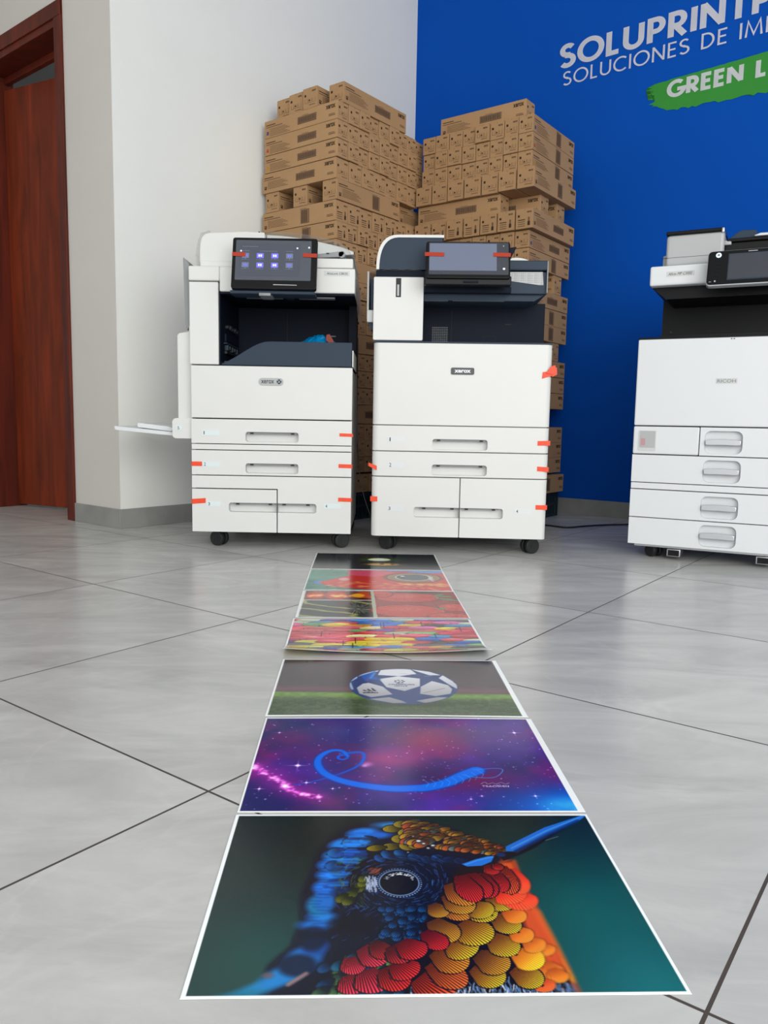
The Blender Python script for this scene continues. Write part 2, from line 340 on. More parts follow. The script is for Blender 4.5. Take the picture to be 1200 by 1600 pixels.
# ---------------------------------------------------------------- lettering on the blue wall
W0 = Vector((.973, 4.112))
def wallpt(off):
    nn = Vector((-bd.y, bd.x)) * -off
    return lambda s, z: (W0.x + bd.x * s + nn.x, W0.y + bd.y * s + nn.y, z)
def lettering(name, txt, s0, s1, zb, h, wid, off, label, gap=.16, mat='letter'):
    root = empty(name, wallpt(off)(s0, zb)); tag(root, label, 'wall sign')
    total = sum(GL[c][0] + gap for c in txt) - gap; sx = (s1 - s0) / (total * h); x = 0
    for i, ch in enumerate(txt):
        w_, st = GL[ch]
        if st:
            mb = MB(); f0 = wallpt(off + .0004 * (i % 2)); f = lambda u, v: Vector(f0(s0 + u * sx, zb + v)) - root.location
            for j, P in enumerate(st):
                ff = wallpt(off + .0002 * j); g = lambda u, v, ff=ff: Vector(ff(s0 + u * sx, zb + v)) - root.location
                mb.ribbon([[((x + px) * h, py * h) for px, py in P]], wid, g)
            bmesh.ops.solidify(mb.bm, geom=list(mb.bm.faces), thickness=-.0015)
            obj('letter', mb, M[mat], root, smooth=False)
        x += w_ + gap
    return root
lettering('wall_lettering', 'SOLUPRINTPA', -.143, .965, 2.268, .105, .0225, .004, 'large bold pale capitals along the top of the blue wall', gap=.17)
lettering('wall_lettering', 'SOLUCIONES DE IMPR', -.126, .93, 2.178, .0665, .0078, .004, 'thin pale capitals in the second line on the blue wall', gap=.14)
gb = empty('painted_banner', wallpt(.002)(.34, 1.96)); tag(gb, 'ragged green brush stroke banner painted low on the blue wall', 'wall sign')
rn = random.Random(3); top = []; bot = []
for i in range(46):
    s = .345 + i * .0165; z = 2.078 + (s - .345) * .04 + rn.uniform(-.0015, .0015); top.append((s, z))
    bot.append((s, 1.966 + (s - .345) * -.035 - .02 * math.sin(min(1, i / 8) * 1.57) + (.012 if i < 3 else 0) + rn.uniform(-.0065, .0055)))
left = [(.338, 1.976), (.346, 1.984), (.322, 1.990), (.350, 1.998), (.352, 2.006), (.318, 2.012), (.349, 2.020), (.347, 2.028), (.312, 2.036), (.346, 2.042), (.343, 2.050), (.306, 2.056), (.340, 2.062), (.312, 2.068), (.338, 2.074)]
mb = MB(); pts = bot + top[::-1] + left[::-1]
f = wallpt(.0015)
fv = [mb.bm.verts.new(Vector(f(s, z)) - gb.location) for s, z in pts]; fc = mb.bm.faces.new(fv); bmesh.ops.triangulate(mb.bm, faces=[fc]); obj('brush_stroke', mb, M['green'], gb, smooth=False)
lettering('banner_lettering', 'GREEN LI', .413, .862, 2.002, .067, .0165, .004, 'bold pale capitals on the green brush stroke banner', gap=.18)

# ---------------------------------------------------------------- toner cartons
def carton_mesh(L, W, H, icon, strip, toner):
    mb = MB(); mb.box(-L / 2, L / 2, -W / 2, W / 2, 0, H, bev=.0012, seg=1)
    e = .0006
    def side(fn, w):
        R = lambda u0, u1, v0, v1, mi: mb.quad([fn(u0, v0), fn(u1, v0), fn(u1, v1), fn(u0, v1)], mi)
        for k, wd_ in enumerate((.060, .105)): R(.012, .012 + wd_, H - .022 - k * .009, H - .0185 - k * .009, 1 if k == 0 else 2)
        for k in range(6): R(.036, .036 + .10 + .03 * ((k * 7) % 3) / 2, H - .040 - k * .0058, H - .038 - k * .0058, 2)
        R(.014, .028, H * .18, H * .18 + .015, 3); text_on(mb, 'K' if icon == 'k' else 'C' if icon == 'c' else 'M' if icon == 'm' else 'Y', .018, .026, H * .18 + .004, H * .18 + .014, lambda u, v: Vector(fn(u, v)) + Vector((0, 0, 0)) * 0 + _n[0] * .0004, 0)
        text_on(mb, 'xerox', L - .066, L - .012, H - .028, H - .012, fn, 1, bold=.03)
        R(L - .050, L - .012, H * .22, H * .22 + .0035, 2); R(L - .050, L - .016, H * .22 + .006, H * .22 + .009, 2)
        c = L * .60; bw, bh = (.052, .011) if strip else (.021, .026); cz = H * .47
        R(c - bw - .005, c + bw + .005, cz - bh - .004, cz + bh + .004, 1); _n[1] = .0003
        mb.quad([Vector(fn(u, v)) + _n[0] * .0003 for u, v in ((c - bw - .003, cz - bh - .002), (c + bw + .003, cz - bh - .002), (c + bw + .003, cz + bh + .002), (c - bw - .003, cz + bh + .002))], 4)
        x = c - bw; k = 0
        while x < c + bw - .004:
            t = (.0014, .0030, .0020)[k % 3]; mb.quad([Vector(fn(u, v)) + _n[0] * .0006 for u, v in ((x, cz - bh), (x + t, cz - bh), (x + t, cz + bh), (x, cz + bh))], 1); x += t + (.0016, .0022)[k % 2]; k += 1
        R(c - .03, c + .01, cz + bh + .007, cz + bh + .009, 2)
    def end(fn, w):
        R = lambda u0, u1, v0, v1, mi: mb.quad([fn(u0, v0), fn(u1, v0), fn(u1, v1), fn(u0, v1)], mi)
        R(w * .12, w * .12 + .010, H * .58, H * .58 + .010, 1)
        text_on(mb, 'xerox', w - .030, w - .007, H - .020, H - .013, fn, 1, bold=.02)
        if toner:
            for k in range(4): R(w * .14, w * .55, H * .42 - k * .009, H * .42 - k * .009 + .0035, 1 if k == 0 else 2)
            R(w * .70, w * .84, H * .14, H * .34, 1); R(w * .72, w * .82, H * .34, H * .55, 2)
        else:
            for k in range(3):
                u = w * (.16 + .26 * k)
                for q in (0, w * .18): R(u + q, u + q + .0014, H * .26, H * .26 + .018, 2)
                R(u, u + w * .18, H * .26, H * .26 + .0012, 2)
            R(w * .44, w * .52, H * .34, H * .42, 1); R(w * .45, w * .88, H * .14, H * .14 + .0028, 2)
        R(w * .5 - .0005, w * .5 + .0005, H * .9, H, 5)
    _n = [Vector((0, -1, 0)), 0]
    side(lambda u, v: Vector((-L / 2 + u, -W / 2 - e, v)), L)
    _n[0] = Vector((0, 1, 0)); side(lambda u, v: Vector((L / 2 - u, W / 2 + e, v)), L)
    end(lambda u, v: Vector((L / 2 + e, -W / 2 + u, v)), W)
    end(lambda u, v: Vector((-L / 2 - e, W / 2 - u, v)), W)
    ic = dict(k='cink', c='ic_c', m='ic_m', y='ic_y')[icon]
    return mb.mesh('toner_carton', [M['card'], M['cink'], M['cinkl'], M[ic], M['bar'], M['seam']], smooth=False)
CM = {}
def carton(kind, strip, toner):
    k = (kind, strip, toner)
    if k not in CM:
        CM[k] = carton_mesh(.45, .0712, .0755, kind, strip, toner) if kind in 'cmy' else carton_mesh(.457, .0850, .087, 'k', strip, toner)
    return CM[k]
def stack_frame(deg):
    global AR, uR, uL
    AR = math.radians(deg); uR = Vector((math.cos(AR), math.sin(AR))); uL = Vector((-math.sin(AR), math.cos(AR)))
stack_frame(53.46)
# = Vector((math.cos(AR), math.sin(AR))); uL = Vector((-math.sin(AR), math.cos(AR)))
TOPS = [1.842, 1.765, 1.688, 1.610, 1.520, 1.432, 1.342, 1.264, 1.186, 1.098, 1.020, .942, .866, .778, .700, .622, .544, .456, .378, .302, .226, .130]
def place(N, side, a, b, along, z, kind, strip, toner, label, dz=0, jit=1):
    o = obj('toner_carton', carton(kind, strip, toner)); p = N + uL * a + uR * b
    o.location = (p.x, p.y, z); o.rotation_euler.z = (AR + math.pi / 2 if along == 'a' else AR) + (math.pi if (along == 'a') else 0) + random.uniform(-.0016, .0016) * jit
    tag(o, label, 'carton', 'toner cartons in the %s' % side); return o
def stack(N, side, mirror):
    """mirror False: ends face along b (the right-hand face); True: ends face along a (the left-hand face)"""
    rn = random.Random(5 if mirror else 9); sname = 'right stack' if mirror else 'left stack'
    def put(t, dpt, along, *r, **k):          # t runs along the face with the ends, dpt goes into the stack
        return place(N, sname, (t if mirror else dpt), (dpt if mirror else t), along, *r, **k)
    deep = 'b' if mirror else 'a'; across = 'a' if mirror else 'b'
    for li in range(21):
        z = TOPS[li + 1]; n = li + 1; base = '%s from front corner, %s layer from top, ' + sname
        if li in (4, 8, 12, 16):       # long sides out
            if mirror: spots = [(.385, .045), (.235, .155), (.235, .335)] if li == 4 else [(.385, .045), (.235, .335)] if li in (8, 12) else [(.385, .045), (.235, .255)]
            else: spots = [(.235, .045), (.235, .225), (.235, .405), (.742, .085)]
            for k, (t, d) in enumerate(spots):
                put(t, d, across, z, 'k', (not mirror) and li != 4 or mirror, False, 'brown carton lying crosswise, ' + base % (ORD[k + 1], ORD[n]))
        elif li in (3, 5, 20):
            m_ = 7; p_ = .0918 if mirror else .0876; t0 = -.028 + .0467 if mirror else .044
            for k in range(m_):
                j = rn.uniform(-.006, .006) if k else 0
                put(t0 + p_ * k, .235 + j + (-.028 if mirror else (.003 if k == 6 else 0)), deep, z, 'k', li == 3 if not mirror else li == 5, li == 5, 'large brown carton, end out, ' + base % (ORD[k + 1], ORD[n]))
        else:
            kind = {0: 'c', 1: 'm', 2: 'y', 6: 'c', 7: 'm', 9: 'y', 10: 'c', 11: 'm', 13: 'c', 14: 'm', 15: 'y', 17: 'c', 18: 'm', 19: 'y'}[li]
            sh = rn.uniform(-.004, .010) + (0 if mirror else 0)
            for k in range(8):
                j = rn.uniform(-.006, .008) if k else 0
                put(.037 + .0742 * k + rn.uniform(-.0003, .0003), .225 + j, deep, z, kind, (not mirror) ^ (li in (6, 9, 13)), li in (6, 7) and not mirror, 'small brown carton, end out, ' + base % (ORD[k + 1], ORD[n]))
            if not mirror and li < 12: put(.037 + .0742 * 8, .24, deep, z, kind, True, False, 'small shadowed carton, ' + base % (ORD[9], ORD[n]))
    zt = TOPS[0]
    if mirror:
        put(.290, .085, across, zt, 'k', True, False, 'lone brown toner carton lying on top of the right stack', jit=0)
    else:
        place(N, sname, .040, .268, 'b', zt, 'k', True, False, 'brown toner carton with long side out on top of left stack', jit=0)
        for k, a in enumerate((.165, .262, .352)):
            place(N, sname, a, .232 + .012 * k, 'b', zt, 'k', True, False, 'brown toner carton on top of left stack, end out, %s from front corner' % ORD[k + 2], jit=0)
NL = Vector((-.232, 3.53)); NR = Vector((.635, 3.637))
def crate(N, a1, b1, label):
    r = empty('plastic_crate', (*(N + uL * a1 / 2 + uR * b1 / 2), 0), AR + math.pi / 2); tag(r, label, 'crate')
    mb = MB(); x, y = a1 / 2 - .01, b1 / 2 - .01
    mb.box(-x + .012, x - .012, -y + .012, y - .012, .0, .118)
    for z in (0, .058, .112): mb.box(-x, x, -y, y, z, z + .014, bev=.002)
    obj('crate_body', mb, M['crate'], r)
    rb = MB(); n = int(2 * x / .03)
    for i in range(n + 1):
        q = -x + i * 2 * x / n
        for yy in (-y, y - .008): rb.box(q - .003, q + .003, yy - .001, yy + .009, 0, .125)
    n = int(2 * y / .03)
    for i in range(n + 1):
        q = -y + i * 2 * y / n
        for xx in (-x, x - .008): rb.box(xx - .001, xx + .009, q - .003, q + .003, 0, .125)
    obj('crate_ribs', rb, M['crate'], r)
stack_frame(52.4); stack(NL, 'left', False)
crate(NL, .46, .60, 'low dark plastic crate under the left stack of cartons')
stack_frame(53.46); stack(NR, 'right', True)
crate(NR, .60, .46, 'low dark plastic crate under the right stack of cartons, beside blue wall')

FEATHERS = [(312.8,19.4,302.3,45.4,7.7,'o'),(315.9,15.6,309.7,35.1,6.2,'o'),(313.3,49.4,305.7,66.5,6.6,'o'),(302.4,5.6,295.4,21.7,6.2,'r'),(296.1,13.1,273.3,35.7,8.5,'y'),(264.0,15.6,238.7,38.3,9.6,'y'),(217.4,-0.9,189.2,27.3,12.7,'R'),(231.2,13.3,200.3,44.9,9.4,'r'),(301.3,35.3,279.1,58.3,9.7,'y'),(271.2,31.8,243.9,54.6,10.1,'g'),(235.3,33.9,205.8,59.4,10.5,'o'),(244.8,50.8,221.8,74.3,11.2,'y'),(307.6,55.7,293.9,73.3,7.6,'o'),(282.1,51.5,261.1,80.5,9.6,'y'),(260.5,68.3,235.2,99.3,12.0,'y'),(230.1,69.8,210.6,104.4,9.2,'g'),(299.6,68.8,283.7,89.3,7.8,'o'),(290.5,81.9,270.3,108.5,8.8,'y'),(299.6,96.7,282.5,115.8,7.7,'o'),(270.3,99.4,248.4,128.8,10.1,'y'),(247.7,101.6,226.6,131.6,9.7,'o'),(225.1,104.2,214.2,126.6,6.9,'g'),(290.4,115.7,271.1,141.6,9.5,'y'),(269.9,106.1,248.1,126.2,9.3,'y'),(250.6,111.2,228.0,144.7,9.8,'g'),(309.2,115.5,295.3,149.5,11.2,'R'),(300.3,125.7,287.2,149.6,11.3,'R'),(254.0,123.6,233.4,163.8,10.0,'o'),(308.3,141.3,303.6,192.4,8.3,'R'),(297.0,141.4,296.1,198.5,7.6,'R'),(289.4,144.1,286.2,186.5,6.3,'C'),(274.9,135.0,271.2,183.6,7.6,'C'),(270.1,135.1,259.4,183.7,8.2,'C'),(259.5,128.7,247.1,180.9,8.2,'C'),(286.5,173.3,281.2,192.5,5.8,'C'),(292.8,180.6,290.4,195.5,3.8,'C'),(220.1,59.2,201.6,86.9,7.3,'C'),(143.0,5.8,134.9,30.1,8.8,'P'),(160.1,7.3,148.6,37.7,10.1,'P'),(180.0,9.7,163.8,39.5,8.9,'C'),(190.4,24.4,172.3,45.4,9.4,'C'),(141.7,28.1,135.4,52.1,6.9,'P'),(165.2,40.4,143.1,64.5,8.7,'P'),(169.6,47.4,156.1,73.0,6.8,'D'),(186.2,43.1,170.4,66.3,8.5,'D'),(199.2,49.0,179.3,72.7,9.1,'C')]
HEAD = [(58.8,-4.9),(66.5,39.1),(83.5,63.3),(89.5,98.7),(86.6,138.1),(93.8,176.1),(99.6,218.1),(114.4,250.8),(132.2,271.7),(173.3,283.3),(218.5,283.3),(250.8,268.8),(280.2,241.0),(306.8,227.6),(308.3,198.4),(304.7,163.2),(310.7,115.5),(315.9,59.9),(319.6,19.3),(320.7,-9.9)]
THROAT = [(236.4,161.0),(247.5,183.8),(279.0,189.5),(310.0,198.4),(311.2,154.8),(312.3,115.5)]
THROAT2 = [(311.2,110.5),(318.0,68.5),(322.6,25.1),(322.7,0.7),(187.1,-3.9),(182.7,10.5),(197.2,40.9),(207.8,65.7),(200.8,85.8),(211.6,106.8)]
BEAK = [(308.2,225.3),(361.3,266.2),(412.9,293.9),(419.4,294.7),(410.2,284.5),(363.4,252.1),(315.2,215.6),(306.3,215.6)]
MOUTH = [(254.4,191.2),(270.4,200.2),(285.3,206.3),(291.8,206.2),(286.9,195.5),(275.4,188.1),(259.8,186.7)]
BAND = [(2.4,124.6),(18.0,105.5),(34.6,91.0),(51.4,69.0),(63.6,53.6),(78.7,42.3),(96.7,38.6)]
HEART = [(130.3,157.4),(123.1,172.9),(110.8,176.2),(98.9,168.0),(90.6,151.7),(89.6,131.4),(97.4,107.6),(113.1,89.0),(135.7,74.8),(163.4,65.0),(190.8,59.9),(218.5,61.0)]
HEARTR = [(124.2,165.8),(135.3,168.2),(147.5,169.7),(153.1,161.2),(151.3,142.8),(143.3,124.9),(131.7,111.9),(120.4,102.2),(101.9,89.0),(80.2,76.9),(62.4,69.0)]
SWTAIL = [(232.4,63.2),(258.9,75.5),(283,96),(305,112)]
PANELS = {'pent1':[(185.8,181.1),(220.8,197.6),(260.4,184.7),(257.2,143.8),(228.8,118.3),(197.5,137.2)],'pent2':[(184.0,204.1),(190.1,234.8),(229.3,241.8),(246.8,236.9),(256.2,211.0),(223.0,197.6)],'pentL':[(145.1,133.7),(155.6,155.4),(166.2,159.9),(191.3,140.2),(206.7,101.7),(169.9,86.8),(149.5,103.9)],'pentR':[(258.3,140.8),(281.0,172.0),(308.1,150.3),(313.0,129.2),(307.5,105.8),(280.5,94.0),(254.4,105.1)],'pentFR':[(295.1,188.0),(304.1,204.4),(318.7,172.2),(325.2,147.4),(322.1,129.3),(308.8,156.5)],'topR':[(246.9,238.3),(281.1,224.5),(300.9,204.4),(279.4,204.3),(259.2,224.5)],'topL':[(146.7,194.0),(162.1,221.0),(189.0,236.9),(184.3,224.5)],'bot':[(165.8,78.3),(200.2,87.3),(221.5,70.8),(228.9,60.0),(205.3,59.6)],'botR':[(245.2,71.1),(282.0,88.4),(303.7,88.7),(287.8,66.4),(263.8,57.8)]}
# ---------------------------------------------------------------- printed artwork, painted in sheet millimetres
class Canvas:
    def __init__(s, W, H, seed=0):
        s.W, s.H = W, H
        s.a = np.zeros((H, W, 3)); s.rng = np.random.RandomState(seed)
        s.X, s.Y = np.meshgrid((np.arange(W) + .5) * 420 / W, (np.arange(H) + .5) * 297 / H)
    def win(s, x0, x1, y0, y1):
        i0 = max(0, int(x0 * s.W / 420)); i1 = min(s.W, int(x1 * s.W / 420) + 2)
        j0 = max(0, int(y0 * s.H / 297)); j1 = min(s.H, int(y1 * s.H / 297) + 2)
        return slice(j0, max(j0, j1)), slice(i0, max(i0, i1))
    def put(s, w, m, col):
        m = np.clip(m, 0, 1)[..., None]
        s.a[w] = s.a[w] * (1 - m) + np.asarray(col) * m
    def add(s, w, m, col):
        s.a[w] = s.a[w] + np.clip(m, 0, None)[..., None] * np.asarray(col)
    def noise(s, cell, seed, oct=4, ax=1.0):
        rng = np.random.RandomState(seed); out = np.zeros((s.H, s.W)); amp = 1; tot = 0
        for o in range(oct):
            gx = s.X / (cell * ax); gy = s.Y / cell
            n = rng.rand(int(gy.max()) + 3, int(gx.max()) + 3)
            i = gx.astype(int); j = gy.astype(int); fx = gx - i; fy = gy - j
            fx = fx * fx * (3 - 2 * fx); fy = fy * fy * (3 - 2 * fy)
            out += amp * (n[j, i] * (1 - fx) * (1 - fy) + n[j, i + 1] * fx * (1 - fy) + n[j + 1, i] * (1 - fx) * fy + n[j + 1, i + 1] * fx * fy)
            tot += amp; amp *= .5; cell /= 2
        return out / tot
    def ell(s, cx, cy, rx, ry, col, soft=.6, ang=0, al=1):
        R = max(rx, ry) + soft * 3; w = s.win(cx - R, cx + R, cy - R, cy + R)
        x = s.X[w] - cx; y = s.Y[w] - cy; c, n = math.cos(ang), math.sin(ang)
        q = np.sqrt(((x * c + y * n) / rx) ** 2 + ((-x * n + y * c) / ry) ** 2)
        s.put(w, al * np.clip((1 - q) * min(rx, ry) / soft + .5, 0, 1), col)
    def glow(s, cx, cy, r, col, k=1, ry=None):
        ry = ry or r; w = s.win(cx - 3 * r, cx + 3 * r, cy - 3 * ry, cy + 3 * ry)
        s.add(w, k * np.exp(-((s.X[w] - cx) / r) ** 2 - ((s.Y[w] - cy) / ry) ** 2), col)
    def mask(s, pts, soft=.6, w=None):
        P = np.asarray(pts, float); w = w or s.win(P[:, 0].min() - 3 * soft, P[:, 0].max() + 3 * soft, P[:, 1].min() - 3 * soft, P[:, 1].max() + 3 * soft)
        x = s.X[w]; y = s.Y[w]; ins = np.zeros(x.shape, bool); d = np.full(x.shape, 1e9)
        for a, b in zip(P, np.roll(P, -1, 0)):
            if a[1] != b[1]:
                c = (a[1] > y) != (b[1] > y); ins ^= c & (x < (b[0] - a[0]) * (y - a[1]) / (b[1] - a[1]) + a[0])
            e = b - a; t = np.clip(((x - a[0]) * e[0] + (y - a[1]) * e[1]) / (e @ e + 1e-9), 0, 1)
            d = np.minimum(d, (x - a[0] - t * e[0]) ** 2 + (y - a[1] - t * e[1]) ** 2)
        return w, np.clip(np.where(ins, 1, -1) * np.sqrt(d) / soft + .5, 0, 1)
    def poly(s, pts, col, soft=.6, al=1):
        w, m = s.mask(pts, soft); s.put(w, m * al, col)
    def line(s, pts, r, col, soft=.4, al=1, r2=None, addm=False):
        P = np.asarray(pts, float); rr = max(r, r2 or r)
        w = s.win(P[:, 0].min() - rr - 3 * soft, P[:, 0].max() + rr + 3 * soft, P[:, 1].min() - rr - 3 * soft, P[:, 1].max() + rr + 3 * soft)
        x = s.X[w]; y = s.Y[w]; m = np.zeros(x.shape); n = len(P) - 1
        for i in range(n):
            a, b = P[i], P[i + 1]; e = b - a
            t = np.clip(((x - a[0]) * e[0] + (y - a[1]) * e[1]) / (e @ e + 1e-9), 0, 1)
            R = r + ((r2 if r2 is not None else r) - r) * (i + t) / n
            m = np.maximum(m, np.clip((R - np.hypot(x - a[0] - t * e[0], y - a[1] - t * e[1])) / soft + .5, 0, 1))
        (s.add if addm else s.put)(w, m * al, col)
    def word(s, txt, x, y, h, col, r=.25, sx=1.0, sy=1.0):
        for poly_ in stroke_text(txt):
            s.line([(x + px * h * sx, y + py * h * sy) for px, py in poly_], r, col, soft=.3)
    def feather(s, tx, ty, rx, ry, hw, c0, c1, nr=9, dark=(8, 8, 14), soft=.5, edge=1, rib=.55):
        """a scale-like feather: rounded tip at (tx,ty), root at (rx,ry), ribs fanning out of the root"""
        L = math.hypot(tx - rx, ty - ry); ux, uy = (tx - rx) / L, (ty - ry) / L
        R = max(L, hw) + 3; mx, my = (tx + rx) / 2, (ty + ry) / 2
        w = s.win(mx - R, mx + R, my - R, my + R)
        x = s.X[w] - rx; y = s.Y[w] - ry
        l = x * ux + y * uy; t = -x * uy + y * ux
        ln = l / L
        prof = hw * np.where(ln < .5, (np.clip(ln, 0, 1) / .5 * .7 + .3) ** .6, np.sqrt(np.clip(1 - ((ln - .5) / .5) ** 2, 0, 1)))
        d = np.minimum((prof - np.abs(t)) * .8, np.minimum((1 - ln) * L + .4, ln * L + 1))
        m = np.clip(d / soft + .5, 0, 1)
        sh = np.clip((d + 1.7) / 1.0, 0, 1)
        s.put(w, sh * edge * .9 * (ln > .1), dark)
        f = t / (hw * (.45 + .55 * np.clip(ln, 0, 1)) + 1e-6)
        ribs = .5 + .5 * np.cos(f * math.pi * nr)
        fade = np.clip(ln * 1.5, 0, 1)
        c = np.asarray(c0)[None, None] * (1 - np.clip(ln, 0, 1)[..., None] ** 1.3) + np.asarray(c1)[None, None] * np.clip(ln, 0, 1)[..., None] ** 1.3
        c = c * (1 - rib * np.clip(1.3 - ribs * 2.0, 0, 1))[..., None] * (.68 + .32 * fade)[..., None]
        mm = m[..., None]
        s.a[w] = s.a[w] * (1 - mm) + c * mm
    def blur(s, w, n=3):
        b = s.a[w].copy(); e = np.ones(b.shape[:2] + (1,)); q = 6
        e[:q] = 0; e[-q:] = 0; e[:, :q] = 0; e[:, -q:] = 0; o = s.a[w].copy()
        for k in range(n):
            b = (b + np.roll(b, 1, 0) + np.roll(b, -1, 0)) / 3; b = (b + np.roll(b, 1, 1) + np.roll(b, -1, 1)) / 3
        s.a[w] = b * e + o * (1 - e)
    def done(s, l=4, r=4, b=4, t=4, white=(246, 250, 252)):
        m = (s.X < l) | (s.X > 420 - r) | (s.Y < b) | (s.Y > 297 - t)
        s.a[m] = white
        return np.clip(s.a, 0, 255) / 255.

def art_bird():
    c = Canvas(800, 566, 3); X, Y = c.X, c.Y; r = c.rng
    n = c.noise(80, 5, 3)
    g = np.clip(X / 420, 0, 1); v = Y / 297
    k = np.clip((X - 200) / 200, 0, 1) * (1 - np.clip((Y - 150) / 150, 0, 1)) + .0
    base = np.stack([12 + 14 * n * (1 - v) + 16 * (1 - v) * (1 - g), 22 + 34 * (1 - v) + 28 * k + 10 * n, 27 + 32 * (1 - v) + 30 * k], -1)
    c.a[:] = base
    c.glow(360, 110, 60, (0, 14, 12), 1); c.glow(385, 10, 60, (6, 18, 24), 1); c.glow(60, 60, 60, (-4, 14, 12), 1)
    head = HEAD
    c.poly(head, (8, 14, 34), soft=6)
    # soft blurred plumage down the back of the neck
    for (x, y, rx, ry, col, an) in [(60, 10, 26, 7, (20, 130, 190), .5), (82, 27, 24, 11, (24, 128, 205), .6), (96, 45, 20, 15, (14, 105, 190), .9), (106, 62, 12, 12, (10, 70, 150), 0),
            (45, 2, 20, 5, (14, 110, 140), .2), (104, 92, 15, 7, (16, 110, 205), 0), (110, 104, 13, 7, (20, 130, 225), 0), (106, 122, 12, 16, (12, 120, 175), 0), (112, 128, 10, 16, (18, 105, 200), 0),
            (110, 150, 11, 13, (20, 120, 235), 0), (114, 172, 12, 9, (24, 135, 250), 0), (118, 190, 16, 12, (16, 118, 225), 0), (124, 210, 17, 12, (22, 135, 240), .3), (128, 232, 16, 10, (22, 130, 235), .4),
            (150, 256, 17, 9, (20, 130, 245), .2), (168, 250, 14, 7, (18, 100, 210), .1), (185, 272, 22, 7, (40, 120, 190), 0), (205, 268, 14, 8, (70, 130, 170), 0)]:
        c.ell(x, y, rx, ry, col, soft=7, ang=an, al=.95)
    c.ell(92, 38, 17, 14, (6, 22, 48), soft=6, al=.9); c.ell(103, 73, 13, 17, (5, 18, 42), soft=5, al=.85)
    c.ell(68, 26, 5, 4, (120, 84, 84), soft=3, al=.7); c.line([(86, 15), (100, 28)], 2.2, (176, 130, 120), soft=2.5, al=.8)
    for k in range(26):
        y = 84 + k * 5.0; x0 = 99 + 6 * math.sin(k * 1.3) + max(0, (y - 180) * .25)
        c.line([(x0, y), (x0 + 13 + 5 * r.rand(), y - 2 + 3 * r.rand())], .7, (8, 40, 110), soft=1.2, al=.5)
    # blue feathers over the nape
    for (x, y, l, h, a, c1) in [(120, 189, 20, 9, 2.9, (24, 130, 240)), (137, 196, 18, 8, 2.8, (14, 80, 190)), (122, 214, 22, 10, 2.9, (30, 145, 250)), (140, 214, 22, 10, 2.9, (18, 110, 225)),
            (138, 235, 22, 10, 2.95, (40, 150, 240)), (156, 238, 20, 10, 3.0, (50, 140, 205)), (148, 205, 16, 7, 3.3, (20, 120, 110)), (168, 203, 12, 8, 2.6, (24, 110, 200)), (176, 210, 13, 9, 2.6, (30, 125, 215)), (190, 212, 14, 9, 2.5, (34, 140, 225)),
            (205, 205, 16, 8, 2.6, (28, 120, 205)), (218, 200, 15, 7, 2.6, (22, 95, 180)), (230, 203, 14, 7, 2.8, (20, 90, 180)), (242, 200, 16, 6, 2.9, (18, 80, 170)), (254, 198, 14, 6, 3.0, (18, 76, 160))]:
        c.feather(x - l * .5 * abs(math.cos(a)), y - 3, x + l * .5, y + 3, h, (6, 30, 80), c1, nr=8, rib=.5)
    for (x, y, l, h) in [(182, 226, 24, 7), (165, 223, 22, 6), (193, 242, 22, 9), (200, 228, 20, 10), (208, 230, 16, 9), (185, 264, 24, 8), (203, 255, 26, 10), (196, 274, 20, 8), (220, 262, 20, 8)]:
        c.feather(x - l * .5, y - 2, x + l * .5, y + 2, h, (70, 60, 10), (206, 176, 40), nr=9, rib=.6)
    # small crown scales running down to the beak
    pts = []
    for k in range(150):
        t = r.rand(); x = 200 + 105 * t; top = 284 - 58 * t ** 1.15; bot = 236 - 30 * t ** .8
        pts.append((x, bot + (top - bot) * r.rand(), t))
    pts.sort(key=lambda q: -q[1] - q[0] * .2)
    for (x, y, t) in pts:
        col = [(196, 130, 40), (210, 104, 40), (176, 120, 60), (214, 158, 44), (190, 82, 40), (120, 130, 130)][r.randint(6)]
        s_ = 8.6 - 5 * t
        c.feather(x - s_, y - s_ * .55, x + s_, y + s_ * .5, s_ * .75, tuple(q * .6 for q in col), tuple(min(255, q * 1.12) for q in col), nr=5, rib=.35, dark=(30, 20, 20))
    for (x, y, rr) in [(213, 236, 4.5), (218, 231, 3), (228, 227, 3.5), (222, 222, 2.5), (150, 247, 1.6), (199, 214, 1.4), (207, 247, 1.4)]:
        c.ell(x, y, rr, rr, (70, 60, 60), soft=1); c.ell(x - rr * .2, y + rr * .3, rr * .55, rr * .4, (215, 222, 232), soft=.8)
    c.poly([(176, 204), (215, 193), (250, 190), (262, 196), (250, 202), (205, 206), (180, 210)], (10, 20, 46), soft=4, al=.7)
    for k in range(60):
        t = r.rand(); x = 104 + 30 * t + 10 * r.rand(); y = 150 + 100 * t + 12 * r.randn()
        c.line([(x, y), (x + 14 + 6 * r.rand(), y + 2 - 4 * r.rand())], 1.2 + 1.5 * r.rand(), [(26, 140, 250), (14, 90, 200), (10, 50, 120)][r.randint(3)], soft=2.2, al=.55)
    # fine lines on the dark cheek
    for k in range(560):
        x = 118 + 118 * r.rand(); y = 66 + 140 * r.rand()
        if (x - 186) ** 2 / 620 + (y - 158) ** 2 / 620 < 1: continue
        if x < 150 and y < 90 and r.rand() < .6: continue
        a = math.atan2(y - 158, x - 186) + 1.25 + .5 * r.rand()
        if y < 120: a = .5 + .5 * r.rand()
        l = 3.5 + 5 * r.rand(); b = r.rand()
        col = (20 + 40 * b, 50 + 70 * b, 100 + 110 * b) if x > 150 or y < 125 else (50 + 60 * b, 80 + 60 * b, 40 + 30 * b)
        c.line([(x, y), (x + l * math.cos(a), y + l * math.sin(a))], .3, col, soft=.6, al=.75)
